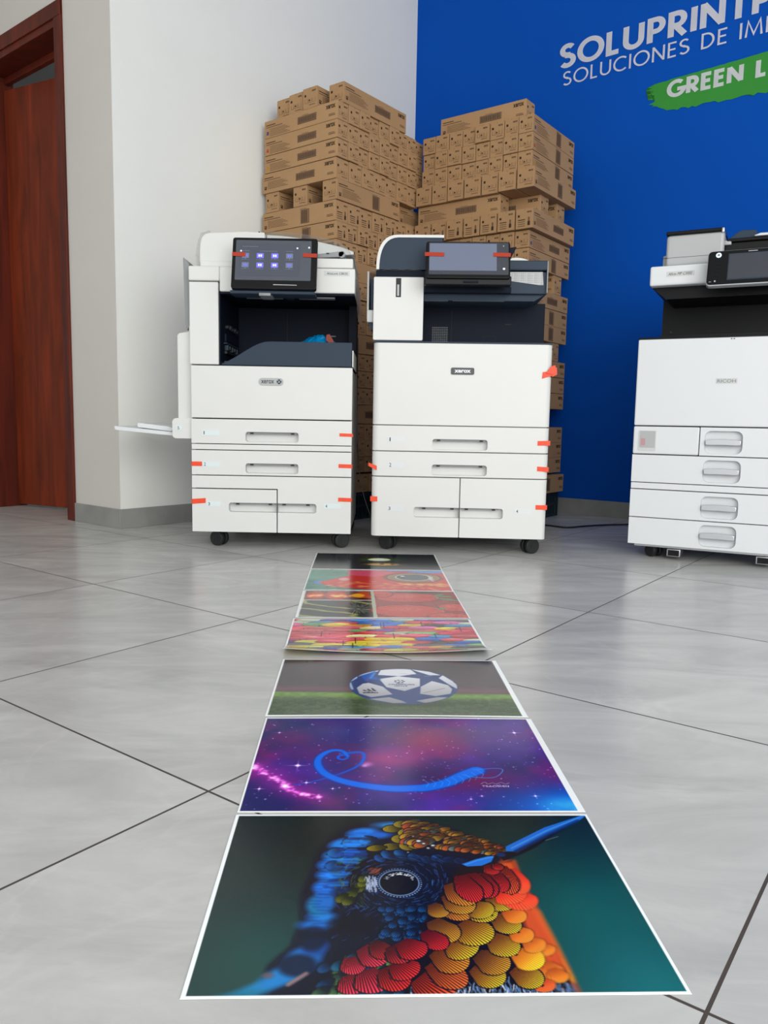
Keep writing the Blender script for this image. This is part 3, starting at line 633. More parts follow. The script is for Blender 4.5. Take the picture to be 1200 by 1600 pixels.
    for (x, y, l) in [(146, 150, 16), (138, 140, 18), (128, 133, 14), (149, 158, 12), (134, 128, 12), (150, 166, 12)]:
        c.feather(x - 4, y - l * .5, x + 5, y + l * .5, 5.5, (30, 50, 20), (150, 150, 40), nr=5, rib=.65, soft=1.5, edge=.3)
    # eye
    c.ell(186, 158.5, 25, 26, (10, 18, 44), soft=3); c.ell(186, 158.5, 20.8, 22.5, (128, 158, 200), soft=.8); c.ell(186, 158.5, 19.6, 21.2, (3, 5, 16), soft=1)
    for k in range(44):
        a = k * math.tau / 44; c.ell(186 + 22.6 * math.cos(a), 158.5 + 24.4 * math.sin(a), .9, .9, (130, 165, 215) if a > math.pi * .9 else (90, 120, 170), soft=.6)
    for k in range(70):
        a = .35 + 2.4 * r.rand(); q = 13.5 + 4 * r.rand(); c.ell(187 + q * math.cos(a), 158 + q * 1.05 * math.sin(a), .5 + .9 * r.rand(), .4 + .5 * r.rand(), (225, 235, 250), soft=.5, al=.85 if a < 2.2 else .4)
    for k in range(60):
        x = 152 + 11 * r.rand(); y = 145 + 26 * r.rand(); c.line([(x, y), (x + 1.5 - 3 * r.rand(), y - 6)], .5, (178, 190, 222), soft=.8, al=.75)
    for k in range(30):
        x = 154 + 11 * r.rand(); y = 172 + 10 * r.rand(); c.line([(x, y), (x + 4, y + 4)], .5, (150, 66, 40), soft=.8, al=.6)
    # deep dark hollow under the eye and small blue feathers
    c.ell(142, 92, 22, 16, (8, 8, 22), soft=10, al=.85)
    for k in range(70):
        x = 168 + 44 * r.rand(); y = 72 + 46 * r.rand()
        c.feather(x - 4, y - 5, x + 3, y + 5, 4.2, (6, 20, 60), (28, 110, 190), nr=4, rib=.6, edge=.6)
    for k in range(60):
        x = 112 + 70 * r.rand(); y = 2 + 46 * r.rand()
        if y > 20 + (x - 90) * .9: continue
        c.feather(x - 7, y - 7, x + 6, y + 6, 5.6, (6, 24, 60), [(30, 140, 215), (40, 150, 200), (130, 190, 90), (20, 110, 190)][r.randint(4)], nr=6, rib=.65, edge=.8)
    # throat : blurred right edge first, then scale feathers
    c.poly([(300, 200), (312, 197), (312, 155), (316, 118), (321, 70), (325, 28), (327, 4), (290, 4), (285, 100)], (226, 70, 30), soft=9)
    c.poly([(306, 120), (318, 110), (323, 60), (325, 22), (300, 22), (300, 100)], (246, 138, 24), soft=10, al=.85)
    c.poly([(322, 42), (326, 16), (306, 16), (310, 40)], (252, 176, 20), soft=7, al=.9)
    c.poly(THROAT + THROAT2, (20, 12, 14), soft=3)
    c.poly([(296, 195), (311, 196), (312, 155), (318, 110), (322, 60), (324, 30), (308, 28), (300, 80), (297, 130)], (222, 84, 28), soft=8, al=.95)
    for k in range(230):
        x = 186 + 138 * r.rand(); y = 4 + 19 * r.rand() * (1.1 - abs(x - 262) / 140); b = .5 + .5 * r.rand()
        c.line([(x, y), (x + 3 - 6 * r.rand(), y - 7)], .5, (120 * b, 160 * b, 215 * b) if r.rand() < .8 else (235, 240, 250), soft=.7, al=.9)
    pal = dict(o=((190, 84, 16), (246, 150, 40), 13), y=((206, 100, 14), (255, 214, 40), 14), g=((170, 84, 14), (240, 172, 44), 14), r=((190, 66, 20), (244, 110, 44), 12), R=((206, 44, 22), (248, 92, 44), 12),
        C=((170, 20, 24), (236, 48, 46), 12), P=((196, 26, 50), (244, 56, 84), 12), D=((130, 18, 24), (206, 44, 48), 12))
    for (tx, ty, rx, ry, hw, kk) in FEATHERS:
        c0, c1, nr = pal[kk]
        far = tx > 298
        k1 = 1.06; q1 = .2; tx, ty = rx + (tx - rx) * k1, ry + (ty - ry) * k1; rx, ry = rx + (tx - rx) * q1, ry + (ty - ry) * q1
        c.feather(tx, ty, rx, ry, hw * 1.62, c0 if not far else tuple(q * 1.5 for q in c0), tuple(min(255, q * 1.1) for q in c1), nr=nr - 2, rib=.25 if far else .8, soft=1.6 if far else .5, edge=.35 if far else 1)
    # beak
    c.poly([(298, 214), (316, 215), (363, 250), (408, 282), (361, 243), (338, 221), (321, 209), (300, 197)], (12, 12, 22), soft=2)
    c.poly(BEAK, (26, 104, 206), soft=1)
    c.line([(314, 222), (362, 259), (415, 293)], 1.0, (92, 160, 236), soft=1.5, al=.6)
    c.line([(318, 216), (362, 251), (405, 281)], 3.0, (10, 44, 110), soft=2, al=.7)
    c.poly(MOUTH, (28, 112, 214), soft=.8); c.line([(258, 190), (272, 198), (290, 205)], .8, (90, 165, 240), soft=1, al=.6)
    c.ell(300, 209, 5, 4, (14, 40, 90), soft=1.5); c.line([(356, 238), (372, 246)], .5, (120, 130, 140), soft=.6, al=.7)
    w = c.win(0, 128, 0, 297); c.blur(w, 3)
    w = c.win(304, 420, 0, 215); c.blur(w, 3)
    return c.done(4.3, 3.2, 3.2, 3.5)

def art_space():
    c = Canvas(620, 438, 8); X, Y = c.X, c.Y; r = c.rng
    n = c.noise(120, 21, 5); m = c.noise(90, 34, 5); q = c.noise(50, 55, 5)
    navy = np.array((34, 34, 100.)); mag = np.array((170, 26, 104.)); vio = np.array((84, 40, 160.)); dk = np.array((30, 30, 74.))
    a = np.clip((n - .38) * 3.2, 0, 1)[..., None]; b = np.clip((m - .45) * 3.5, 0, 1)[..., None]
    c.a[:] = (navy * (1 - a) + vio * a) * (1 - .55 * b) + mag * .55 * b
    d = np.exp(-(((X - 190) / 60) ** 2 + ((Y - 150) / 34) ** 2)); c.put(np.s_[:], d * .85 * (.5 + q), (196, 50, 128))
    d = np.exp(-(((X - 240) / 70) ** 2 + ((Y - 215) / 40) ** 2)); c.put(np.s_[:], d * .7 * (.5 + q), (160, 40, 92))
    d = np.exp(-(((X - 310) / 75) ** 2 + ((Y - 80) / 36) ** 2)); c.put(np.s_[:], d * .8 * (.5 + q), (112, 18, 80))
    d = np.exp(-(((X - 345) / 90) ** 2 + ((Y - 235) / 55) ** 2)); c.put(np.s_[:], d * .55, (74, 60, 112))
    d = np.exp(-(((X - 120) / 60) ** 2 + ((Y - 235) / 60) ** 2)); c.put(np.s_[:], d * .7, (38, 40, 130))
    d = np.exp(-(((X - 125) / 40) ** 2 + ((Y - 135) / 40) ** 2)); c.put(np.s_[:], d * .7, (34, 34, 104))
    d = np.exp(-(((X - 430) / 110) ** 2 + ((Y - 5) / 62) ** 2)); c.put(np.s_[:], np.clip(d * 1.3, 0, 1), (14, 96, 214))
    d = np.exp(-(((X - 405) / 34) ** 2 + ((Y - 12) / 20) ** 2)); c.put(np.s_[:], np.clip(d * (.3 + 1.3 * q), 0, 1), (70, 196, 250))
    d = np.exp(-(((X - 20) / 46) ** 2 + ((Y - 15) / 30) ** 2)); c.put(np.s_[:], d * .7, (30, 30, 96))
    for (x, y), s_ in zip(BAND, (16, 18, 20, 17, 15, 13, 10)):
        c.glow(x, y, s_ * 1.5, (90, 0, 40), .45); c.glow(x, y, s_ * .6, (60, 10, 30), .4)
    for k in range(150):
        t = r.rand() * 5.99; i = int(t); f = t - i; x = BAND[i][0] * (1 - f) + BAND[i + 1][0] * f; y = BAND[i][1] * (1 - f) + BAND[i + 1][1] * f
        c.glow(x + r.randn() * 3, y + r.randn() * 3, .8 + 2.4 * r.rand(), (150, 90, 110), .5)
    for (x, y, s_) in [(157, 131, 7), (153, 126, 4), (5, 122, 8), (51, 69, 5), (50, 64, 5), (96, 38, 3)]: c.glow(x, y, s_, (150, 120, 130), .6)
    for k in range(330):
        x = r.rand() * 420; y = r.rand() * 297; c.glow(x, y, .7 + .5 * r.rand(), (190, 180, 220), .25 + .7 * r.rand() ** 3)
    # blue light ribbon shaped as a heart with a long tail
    tail = HEART + SWTAIL; B = (0, 96, 232)
    def sm(P, n=6):
        P = [np.array(p, float) for p in P]; P = [2 * P[0] - P[1]] + P + [2 * P[-1] - P[-2]]; o = []
        for i in range(1, len(P) - 2):
            for k in range(n):
                t = k / n; o.append(tuple(.5 * ((2 * P[i]) + (P[i + 1] - P[i - 1]) * t + (2 * P[i - 1] - 5 * P[i] + 4 * P[i + 1] - P[i + 2]) * t * t + (3 * P[i] - P[i - 1] - 3 * P[i + 1] + P[i + 2]) * t ** 3)))
        return o + [tuple(P[-2])]
    c.line(sm(HEARTR), 3.6, B, soft=3, al=.85, r2=.8)
    c.line(sm([(130, 157), (129, 150), (123, 146), (117, 150), (118, 158), (124, 161), (130, 157)]), 2, B, soft=2, al=.95)
    c.line(sm(tail), 3.0, (0, 70, 190), soft=5, al=.8, r2=13); c.line(sm(tail), 2.2, (0, 112, 246), soft=2.5, al=.9, r2=10)
    for k in range(9):
        x = 232 + k * 9.5; y = 66 + k * k * .42; c.line([(x, y - 2), (x + 4, y + 8), (x - 2, y + 20)], .4, (90, 170, 250), soft=.8, al=.7)
    c.line(sm([(283, 100), (300, 92), (325, 92), (340, 112), (332, 119), (300, 114)]), .6, (60, 150, 250), soft=1, al=.9)
    # sparkling stars
    for (x, y, s_) in [(62.7, 127, 13), (27, 239, 5), (77.5, 76.5, 6), (18.9, 59.4, 6), (381.7, 240.8, 9), (368, 40, 5), (300, 40, 3), (285, 32, 3), (112, 60, 4)]:
        c.glow(x, y, s_ * .22, (255, 240, 250), 1.2); c.glow(x, y, s_, (190, 120, 160), .8, ry=.7); c.glow(x, y, .8, (190, 120, 160), .7, ry=s_)
    c.word('TSAOSHIN', 305, 64.5, 4.2, (216, 205, 226), r=.42, sx=1.35)
    c.line(sm([(304, 73), (310, 78), (313, 73), (320, 76), (324, 73), (331, 77), (336, 73), (342, 76)]), .35, (200, 170, 205), soft=.5)
    return c.done(3, 8.5, 3, 3)

def art_ball():
    c = Canvas(420, 297, 5); X, Y = c.X, c.Y; r = c.rng
    n = c.noise(60, 3, 4, 2)
    hz = 113 - X * .02
    f = np.clip((Y - hz) / 6 + .5, 0, 1)[..., None]
    top = np.array((70, 60, 68.)) + (n[..., None] - .5) * np.array((34, 22, 30.)) + np.exp(-((Y - hz - 14) / 16) ** 2)[..., None] * np.array((32, 12, 14.))
    gr = c.noise(6, 9, 3, 1.5)
    bot = np.array((62, 82, 52.)) + (gr[..., None] - .5) * 44 + np.exp(-((Y - hz + 12) / 16) ** 2)[..., None] * np.array((48, 66, 10.))
    c.a[:] = top * f + bot * (1 - f)
    c.ell(228, 58, 74, 13, (40, 62, 40), soft=10, al=.9)
    cx, cy, R = 228, 148, 97
    c.ell(cx, cy, R, 93, (36, 62, 120), soft=1.5)
    w = c.win(cx - R, cx + R, cy - R, cy + R)
    def pan(P, col=(226, 228, 236)):
        w2, m = c.mask(P, 1.4); inside = np.clip((1 - np.hypot((X[w2] - cx) / 96, (Y[w2] - cy) / 92)) * 90, 0, 1)
        sh = .62 + .38 * np.clip((Y[w2] - 60) / 130, 0, 1)
        mm = (m * inside)[..., None]; c.a[w2] = c.a[w2] * (1 - mm) + np.asarray(col) * sh[..., None] * mm
    for k, P in PANELS.items(): pan(P)
    pan([(128, 120), (124, 160), (128, 185), (146, 196), (146, 186), (134, 165), (140, 125)], (180, 205, 235))
    c.poly([(152, 200), (180, 226), (176, 196), (190, 176), (172, 178), (160, 168)], (16, 90, 190), soft=3, al=.9)
    c.line([(170, 186), (178, 214)], 2.4, (70, 170, 240), soft=3, al=.7); c.line([(165.5, 186), (165, 160)], .5, (210, 60, 50), soft=.5)
    c.line([(270, 198), (285, 202)], 1, (130, 170, 230), soft=1, al=.8); c.line([(262, 110), (300, 134)], .9, (120, 90, 60), soft=1, al=.7); c.line([(225, 214), (262, 206)], .8, (200, 130, 110), soft=1, al=.6)
    # three-bar mark with lettering, and the competition lettering
    for i, (x0, h0) in enumerate([(159, 7), (166.5, 12), (174, 17)]):
        c.poly([(x0, 117), (x0 + 5, 117), (x0 + 5 - 1 + 2, 117), (x0 + 1 - 3 + h0 * .0, 117 + h0), (x0 - 3.5, 117 + h0 - 3)], (20, 26, 40), soft=.8)
    c.word('adidas', 156, 107, 7.5, (24, 28, 44), r=.8, sx=.95)
    c.word('UEFA', 216, 157, 4, (50, 60, 90), r=.4, sx=1); c.word('CHAMPIONS', 202, 149, 6, (40, 50, 84), r=.5, sx=1.05); c.word('LEAGUE', 212, 142, 4.5, (50, 60, 90), r=.4, sx=1.1)
    for k in range(7):
        a = k * math.tau / 7; c.ell(222 + 8 * math.cos(a), 169 + 6.5 * math.sin(a), 2.2, 2, (40, 50, 84), soft=.8)
    c.ell(222, 169, 1.8, 1.6, (40, 50, 84), soft=.8)
    return c.done(4, 9, 4, 4)

def art_umbrellas():
    c = Canvas(420, 250, 12); r = c.rng
    c.a[:] = (196, 96, 84)
    n = c.noise(30, 4, 4, 3); c.a[:] = c.a * (.7 + .6 * n[..., None])
    pal = [(206, 40, 52), (214, 60, 72), (30, 84, 180), (60, 130, 190), (246, 190, 30), (240, 140, 30), (176, 190, 150), (90, 40, 130), (60, 50, 60), (200, 60, 60), (232, 90, 150), (226, 226, 60), (90, 150, 90), (190, 30, 60), (240, 200, 120)]
    rows = []
    for j in range(13):
        y = 284 - j * 23
        for i in range(8): rows.append((i * 56 + (j % 2) * 27 + r.randint(-9, 9), y + r.randint(-6, 6)))
    hot = {}
    for (x, y) in rows:
        col = np.array(pal[r.randint(len(pal))], float)
        if x < 150 and 100 < y < 235: col = np.array((206 + 24 * r.rand(), 44 + 40 * r.rand(), 60. + 30 * r.rand()))
        if 165 < x < 250 and 60 < y < 130: col = np.array((248, 186, 24.))
        if 110 < x < 300 and y > 255: col = np.array((30, 104, 210.)) if 150 < x < 260 else col
        Rx = 34 + 12 * r.rand(); Ry = 14 + 5 * r.rand()
        c.ell(x, y - 4, Rx * 1.02, Ry, col * .35 + 10, soft=3, al=.85)
        c.ell(x, y, Rx, Ry, col, soft=1.4)
        c.ell(x - 3, y + 5, Rx * .75, Ry * .45, np.clip(col * 1.25 + 45, 0, 255), soft=5, al=.7)
        for k in range(7):
            a = math.pi * (k + .5) / 7; c.line([(x, y + Ry * .5), (x + Rx * math.cos(a) * .95, y - Ry * .6 * math.sin(a))], .35, col * .5, soft=.7, al=.6)
        if r.rand() < .6:
            c.line([(x + 2, y - 3), (x + 2, y - 30 - 12 * r.rand())], .8, (30, 22, 30), soft=.6, al=.9); 
    n2 = c.noise(14, 31, 4, 4); c.a[:] = c.a * (.62 + .62 * n2[..., None]) + (np.clip(n2 - .62, 0, 1) * 200)[..., None]
    for (x, y) in [(120, 90), (140, 70), (146, 110), (205, 240), (212, 238), (72, 160), (300, 250), (322, 150), (385, 210), (230, 150)]: c.line([(x, y + 22), (x, y - 20)], 1.1, (24, 16, 24), soft=.6)
    return c.done(4, 5, 3, 4)

def art_collage():
    c = Canvas(340, 240, 30); X, Y = c.X, c.Y; r = c.rng
    c.a[:] = (236, 238, 236)
    # left top: evening lights, left bottom: dark satin swirls, right: strawberries
    w, m = c.mask([(10, 184), (187, 184), (187, 292), (10, 292)], .8); c.put(w, m, (96, 70, 66))
    for (x, y, rx, ry, col) in [(38, 238, 26, 50, (196, 60, 46)), (92, 240, 30, 54, (206, 66, 48)), (140, 240, 18, 50, (120, 60, 50)), (170, 240, 22, 52, (214, 70, 26))]: c.ell(x, y, rx, ry, col, soft=10, al=.9)
    for x in (24, 32, 44, 52, 84, 92, 100, 108, 118, 132): c.glow(x, 232 + 6 * math.sin(x), 7, (150, 130, 60), .9, ry=12)
    c.ell(152, 238, 18, 22, (250, 176, 26), soft=6); c.ell(165, 200, 20, 8, (40, 20, 18), soft=4)
    P = [(7, 4), (187, 4), (187, 178), (10, 178)]
    w, m = c.mask(P, .8); n = c.noise(60, 8, 3, 2)[w]
    rib = .5 + .5 * np.sin(X[w] * .05 + Y[w] * .10 + 8 * n)
    col = np.stack([46 + 120 * rib ** 8, 54 + 112 * rib ** 8, 58 + 40 * rib ** 8], -1)
    c.a[w] = c.a[w] * (1 - m[..., None]) + col * m[..., None]
    for k in range(90):
        a = math.tau * k / 90; rr = 16 + 20 * r.rand(); c.line([(152 + 6 * math.cos(a), 92 + 10 * math.sin(a)), (152 + rr * math.cos(a + .4), 92 + 1.9 * rr * math.sin(a + .4))], .6, (18, 20, 26) if k % 3 else (200, 205, 190), soft=.8)
    P = [(196, 4), (416, 4), (416, 293), (196, 293)]
    w, m = c.mask(P, .8); c.put(w, m, (150, 34, 34))
    for (x, y, rx, ry, an) in [(285, 218, 84, 52, .05), (275, 70, 92, 62, -.05), (395, 110, 40, 40, 0), (215, 260, 30, 40, 0), (370, 20, 50, 30, 0)]:
        c.ell(x, y, rx + 3, ry + 4, (90, 16, 20), soft=5); c.ell(x, y, rx, ry, (208, 48, 44), soft=4, ang=an); c.ell(x - 10, y + ry * .3, rx * .6, ry * .35, (226, 90, 76), soft=14, al=.7)
        for k in range(int(rx * 2.4)):
            q, t = math.sqrt(r.rand()) * .93, math.tau * r.rand(); sx, sy = x + rx * q * math.cos(t), y + ry * q * math.sin(t)
            c.ell(sx, sy, 1.8, 2.6, (150, 24, 26), soft=1.2); c.ell(sx + .5, sy + 1, .9, 1.1, (236, 150, 100), soft=.8)
    c.ell(320, 280, 60, 12, (50, 14, 18), soft=6)
    for (x, y, an, l) in [(385, 232, .2, 24), (380, 205, -.2, 26), (402, 190, -.5, 22), (372, 250, .6, 18), (360, 95, .3, 14)]: c.ell(x, y, l, 7, (70, 140, 84), soft=2.5, ang=an)
    w, m = c.mask([(187, 4), (195.5, 4), (195.5, 293), (187, 293)], .8); c.put(w, m, (178, 196, 172))
    return c.done(5, 4, 3, 3)

def art_fish():
    c = Canvas(300, 210, 41); X, Y = c.X, c.Y; r = c.rng
    n = c.noise(60, 6, 4, 2)
    c.a[:] = np.array((64, 128, 112.)) * (.7 + .6 * n[..., None])
    c.ell(44, 100, 22, 24, (60, 130, 220), soft=14)
    body = [(36, 100), (90, 168), (120, 200), (170, 260), (200, 293), (420, 293), (420, 4), (200, 4), (120, 30), (60, 62)]
    c.poly(body, (214, 52, 50), soft=3)
    c.ell(380, 280, 80, 26, (110, 150, 220), soft=12); c.ell(255, 292, 60, 16, (110, 140, 210), soft=10)
    c.poly([(120, 215), (118, 293), (230, 293), (270, 250), (200, 190)], (226, 84, 116), soft=12)
    q = c.noise(22, 77, 4, 3)
    band = np.exp(-((Y - 82 - 6 * np.sin(X * .05)) / 22) ** 2) * (X > 50) * np.clip((q - .42) * 5, 0, 1)
    c.put(np.s_[:], band, (250, 190, 90))
    for k in range(140):
        x = 60 + 350 * r.rand(); y = 70 + 30 * r.randn(); c.ell(x, y, 9, 3, (252, 206, 120) if k % 2 else (190, 30, 34), soft=3, al=.7)
    c.ell(110, 150, 16, 22, (236, 190, 190), soft=8, al=.8)
    c.ell(318, 184, 90, 76, (128, 58, 48), soft=8); c.ell(318, 186, 80, 66, (156, 124, 92), soft=4); c.ell(318, 188, 56, 48, (196, 190, 188), soft=3); c.ell(318, 189, 50, 43, (60, 66, 78), soft=3); c.ell(318, 190, 38, 33, (70, 82, 96), soft=3)
    c.ell(286, 205, 7, 7, (240, 244, 250), soft=2)
    for k in range(20): c.line([(366 + 3 * r.randn(), 184 + 25 * r.randn()), (372 + 3 * r.randn(), 184 + 25 * r.randn())], 1.5, (214, 210, 216), soft=1.5)
    return c.done(4, 6, 3, 3)

def art_night():
    c = Canvas(280, 200, 50); X, Y = c.X, c.Y
    n = c.noise(40, 6, 4, 4)
    c.a[:] = np.array((26, 32, 38.)) * (.6 + .8 * n[..., None]) + (np.clip(1 - Y / 120, 0, 1) * 22)[..., None]
    c.ell(220, 178, 66, 44, (70, 100, 50), soft=34, al=.8); c.ell(221, 180, 38, 27, (236, 240, 208), soft=5); c.ell(221, 186, 24, 14, (250, 250, 235), soft=8)
    c.ell(235, 90, 64, 26, (150, 110, 60), soft=22, al=.8); c.ell(232, 92, 48, 18, (226, 176, 84), soft=10)
    c.ell(229, 98, 8, 8, (60, 40, 20), soft=3); c.ell(264, 94, 8, 8, (60, 40, 20), soft=3)
    return c.done(4, 5, 3, 3)
P4 = ((-.197, 1.500), .045); P5 = ((-.207, 1.808), .045)

# ---------------------------------------------------------------- printers
TH = .034                                     # thickness of the front panels
def recess_panel(mb, x0, x1, z0, z1, hole, depth, y=0, th=TH, mi=0, r=.008, open_side=None):
    """front panel with a rounded recess; hole = (hx0, hx1, hz0, hz1)"""
    t = bmesh.new(); hx0, hx1, hz0, hz1 = hole
    full = rr_loop(hx0, hx1, hz0, hz1, r); C = [(x1, z1), (x0, z1), (x0, z0), (x1, z0)]
    if open_side:
        if open_side == 'r':
            inn = [p for p in full if p[0] < (hx0 + hx1) / 2]                      # top-left arc, bottom-left arc
            path = [(hx1, hz1)] + inn + [(hx1, hz0)]; cont = [(x1, z1), (x0, z1), (x0, z0), (x1, z0)] + path[::-1]
        else:
            inn = [p for p in full if p[0] > (hx0 + hx1) / 2]; k = len(inn) // 2
            path = [(hx0, hz0)] + inn[k:] + inn[:k] + [(hx0, hz1)]; cont = [(x0, z0), (x1, z0), (x1, z1), (x0, z1)] + path[::-1]
        f = t.faces.new([t.verts.new((p[0], y, p[1])) for p in cont]); bmesh.ops.triangulate(t, faces=[f])
    else:
        path = full + full[:1]
        vo = [t.verts.new((p[0], y, p[1])) for p in C]; vi = [t.verts.new((p[0], y, p[1])) for p in full]
        ed = [t.edges.new((vo[i], vo[(i + 1) % 4])) for i in range(4)] + [t.edges.new((vi[i], vi[(i + 1) % len(vi)])) for i in range(len(vi))]
        bmesh.ops.triangle_fill(t, use_beauty=True, use_dissolve=False, edges=ed)
    A = [t.verts.new((p[0], y, p[1])) for p in path]; B = [t.verts.new((p[0], y + depth, p[1])) for p in path]
    for i in range(len(path) - 1): t.faces.new((A[i], A[i + 1], B[i + 1], B[i]))
    t.faces.new(B if open_side else B[:-1])
    Bf = [(x1, z1), (x0, z1), (x0, z0), (x1, z0)]
    A = [t.verts.new((p[0], y, p[1])) for p in Bf]; B = [t.verts.new((p[0], y + th, p[1])) for p in Bf]
    for i in range(4): t.faces.new((A[i], A[(i + 1) % 4], B[(i + 1) % 4], B[i]))
    t.faces.new(B)
    return mb._merge(t, mi)
def front(x, z): return (x, -.0006, z)
def panel(name, parent, x0, x1, z0, z1, m='white', bev=.002, y0=0, y1=TH, cornerL=0, cornerR=0):
    mb = MB(); mb.box(x0, x1, y0, y1, z0, z1, bev=bev); return obj(name, mb, M[m], parent)
def rpan(name, parent, x0, x1, z0, z1, rad, sides='lr', m='white'):
    """front panel whose outer vertical edges are rounded"""
    pts = []
    def arc(cx, cy, a0, a1): return [(cx + rad * math.cos(math.radians(a0 + (a1 - a0) * k / 6)), cy + rad * math.sin(math.radians(a0 + (a1 - a0) * k / 6))) for k in range(7)]
    pts += arc(x0 + rad, rad, 180, 270) if 'l' in sides else [(x0, 0)]
    pts += arc(x1 - rad, rad, 270, 360) if 'r' in sides else [(x1, 0)]
    pts += [(x1, TH), (x0, TH)]
    mb = MB(); mb.prism(pts, 'xy', z0, z1); return mb
def handle_lip(parent, x0, x1, z, dark=True):
    mb = MB(); mb.box(x0 + .006, x1 - .006, .006, .03, z - .006, z - .001, bev=.001, mi=0)
    for a in (x0 + .016, x1 - .028): mb.box(a, a + .012, .004, .02, z - .0075, z - .002, mi=1)
    return obj('handle_lip', mb, [M['grey'], M['ink']], parent)
def number(parent, ch, x0, x1, z0, z1, y=-.0009, m='sticker'):
    mb = MB(); mb.box(x0, x1, y, y + .0012, z0, z1)
    f = lambda u, v: (u, y - .0004, v); h = (z1 - z0)
    if ch: text_on(mb, ch, x0 + .006, x0 + .006 + h * (.16 if ch == '1' else .36), z0 + h * .2, z0 + h * .82, f, 1)
    return obj('number_sticker', mb, [M[m], M['ink']], parent)
def tape(parent, x0, x1, z0, z1, y=-.0012, sk=0, film=False, wrap=0):
    mb = MB(); mb.prism([(x0, z0), (x1, z0 + sk), (x1, z1 + sk), (x0, z1)], 'xz', y, y + .0008)
    if wrap > 0: mb.box(x1 - .0006, x1 + .0006, y, wrap, z0 + sk, z1 + sk)
    if wrap < 0: mb.box(x0 - .0006, x0 + .0006, y, -wrap, z0, z1)
    o = obj('tape_strip', mb, M['tape2' if film else 'tape'], parent); return o
def caster(parent, x, y, rz=.3, r=.026):
    root_m = Matrix.Translation((x, y, r)) @ Matrix.Rotation(rz, 4, 'Z')
    mb = MB()
    for s in (-1, 1):
        a = root_m @ Vector((s * .006, 0, 0)); b = root_m @ Vector((s * .022, 0, 0)); mb.cyl(a, b, r, bev=.003, n=24)
        mb.cyl(root_m @ Vector((s * .022, 0, 0)), root_m @ Vector((s * .0235, 0, 0)), r * .35, n=14)
    o = obj('caster', mb, M['rubber'], parent)
    fk = MB(); fk.cyl((x, y, r + .006), (x, y, .062), .011, n=14); fk.box(-.006, .006, -.02, .02, -.006, r * .9, bev=.003, mat=root_m)
    obj('caster_fork', fk, M['black'], o)
    return o

# ---- left printer ------------------------------------------------------------
A = empty('office_printer', (-.41, 2.81, 0)); tag(A, 'white office printer on the left, side tray folded out, blue bag in its bay', 'printer')
xl, xr = -.287, .289
bd_ = MB(); bd_.box(xl + .004, xr - .004, TH, .60, .058, .655, bev=.004); obj('body', bd_, M['white'], A)
ch_ = MB(); ch_.box(xl + .006, xr - .006, .0325, TH + .001, .060, .653); obj('gap_shade_sheet', ch_, M['gap'], A)  # dark sheet added behind the panels, paints shade into their gaps
panel('front_door', A, xl, xr, .4695, .6545)
for nm, z0, z1, nn in (('drawer', .3785, .4655, '1'), ('drawer', .2655, .3535, '2')):
    mb = MB(); recess_panel(mb, xl, xr, z0, z1, (-.093, .098, z0 + .008, z0 + .043), .03, r=.009); o = obj(nm, mb, M['white'], A)
    handle_lip(o, -.093, .098, z0 + .043); number(o, nn, -.249, -.185, z0 + .028, z0 + .047)
panel('trim_strip', A, xl, xr, .3565, .3755, bev=.001)
mb = MB(); recess_panel(mb, xl, .0195, .0575, .2135, (-.154, .0195, .131, .165), .03, r=.009, open_side='r'); o = obj('drawer', mb, M['white'], A); handle_lip(o, -.145, .018, .165); number(o, '3', -.235, -.183, .150, .168)
mb = MB(); recess_panel(mb, .0235, xr, .0575, .2135, (.0235, .164, .131, .165), .03, r=.009, open_side='l'); mb.box(.0235, xr, 0, TH, .2135, .2175); mb.box(xl, xr, 0, TH, .2175, .2620); o = obj('drawer', mb, M['white'], A); handle_lip(o, .024, .155, .165); number(o, '4', .191, .253, .149, .167)
# brand badge
mb = MB(); mb.prism(rr_loop(-.045, .043, .588, .614, .0125), 'xz', -.003, .001, 0); text_on(mb, 'xerox', -.036, .010, .5945, .6065, lambda u, v: (u, -.0034, v), 1, bold=.01)
mb.cyl((.028, -.0036, .601), (.028, -.002, .601), .0085, mi=2); mb.ribbon([[(.022, .595), (.034, .607)], [(.022, .607), (.034, .595)]], .002, lambda u, v: (u, -.0039, v), 0); obj('brand_badge', mb, [M['adfgrey'], M['ink'], M['slate']], A)
for a in (((.245, .2935), (.411, .4225), 0, -1), ((.243, .292), (.298, .312), 0, 0), ((.243, .292), (.176, .190), 0, 0)): tape(A, *a[0], *a[1], sk=-.001, wrap=.008)
tape(A, xl - .001, -.250, .296, .312, wrap=-.01); tape(A, xl - .001, -.238, .158, .176, sk=.004, wrap=-.01)
# column and cavity
mb = MB(); mb.box(-.291, -.188, .002, .34, .6585, .945, bev=.003); mb.box(-.289, -.188, .36, .58, .6585, .945, bev=.003); mb.box(-.292, -.183, -.002, .58, .948, .9985, bev=.005); obj('side_column', mb, M['white'], A)
mb = MB(); mb.box(-.186, .292, .36, .38, .657, .915); mb.box(-.187, -.183, .012, .36, .657, .915); mb.box(-.186, .286, .02, .36, .653, .668); mb.box(.262, .290, .26, .38, .657, .915); mb.box(.010, .0125, .357, .36, .66, .90, mi=1)
obj('output_bay', mb, [M['navy'], M['black']], A)
mb = MB(); mb.box(.18, .205, .3575, .361, .80, .803); mb.box(.262, .27, .34, .36, .735, .75)
obj('bay_detail', mb, M['grey'], A)
mb = MB()
for k in range(5):
    mb.cyl((-.182, .10 + k * .045, .800 + .004 * (k % 2)), (-.170, .10 + k * .045, .800), .009, n=12, mi=k % 2); mb.box(-.184, -.170, .085 + k * .045, .105 + k * .045, .715 + .005 * (k % 2), .735, bev=.002, mi=(k + 1) % 2)
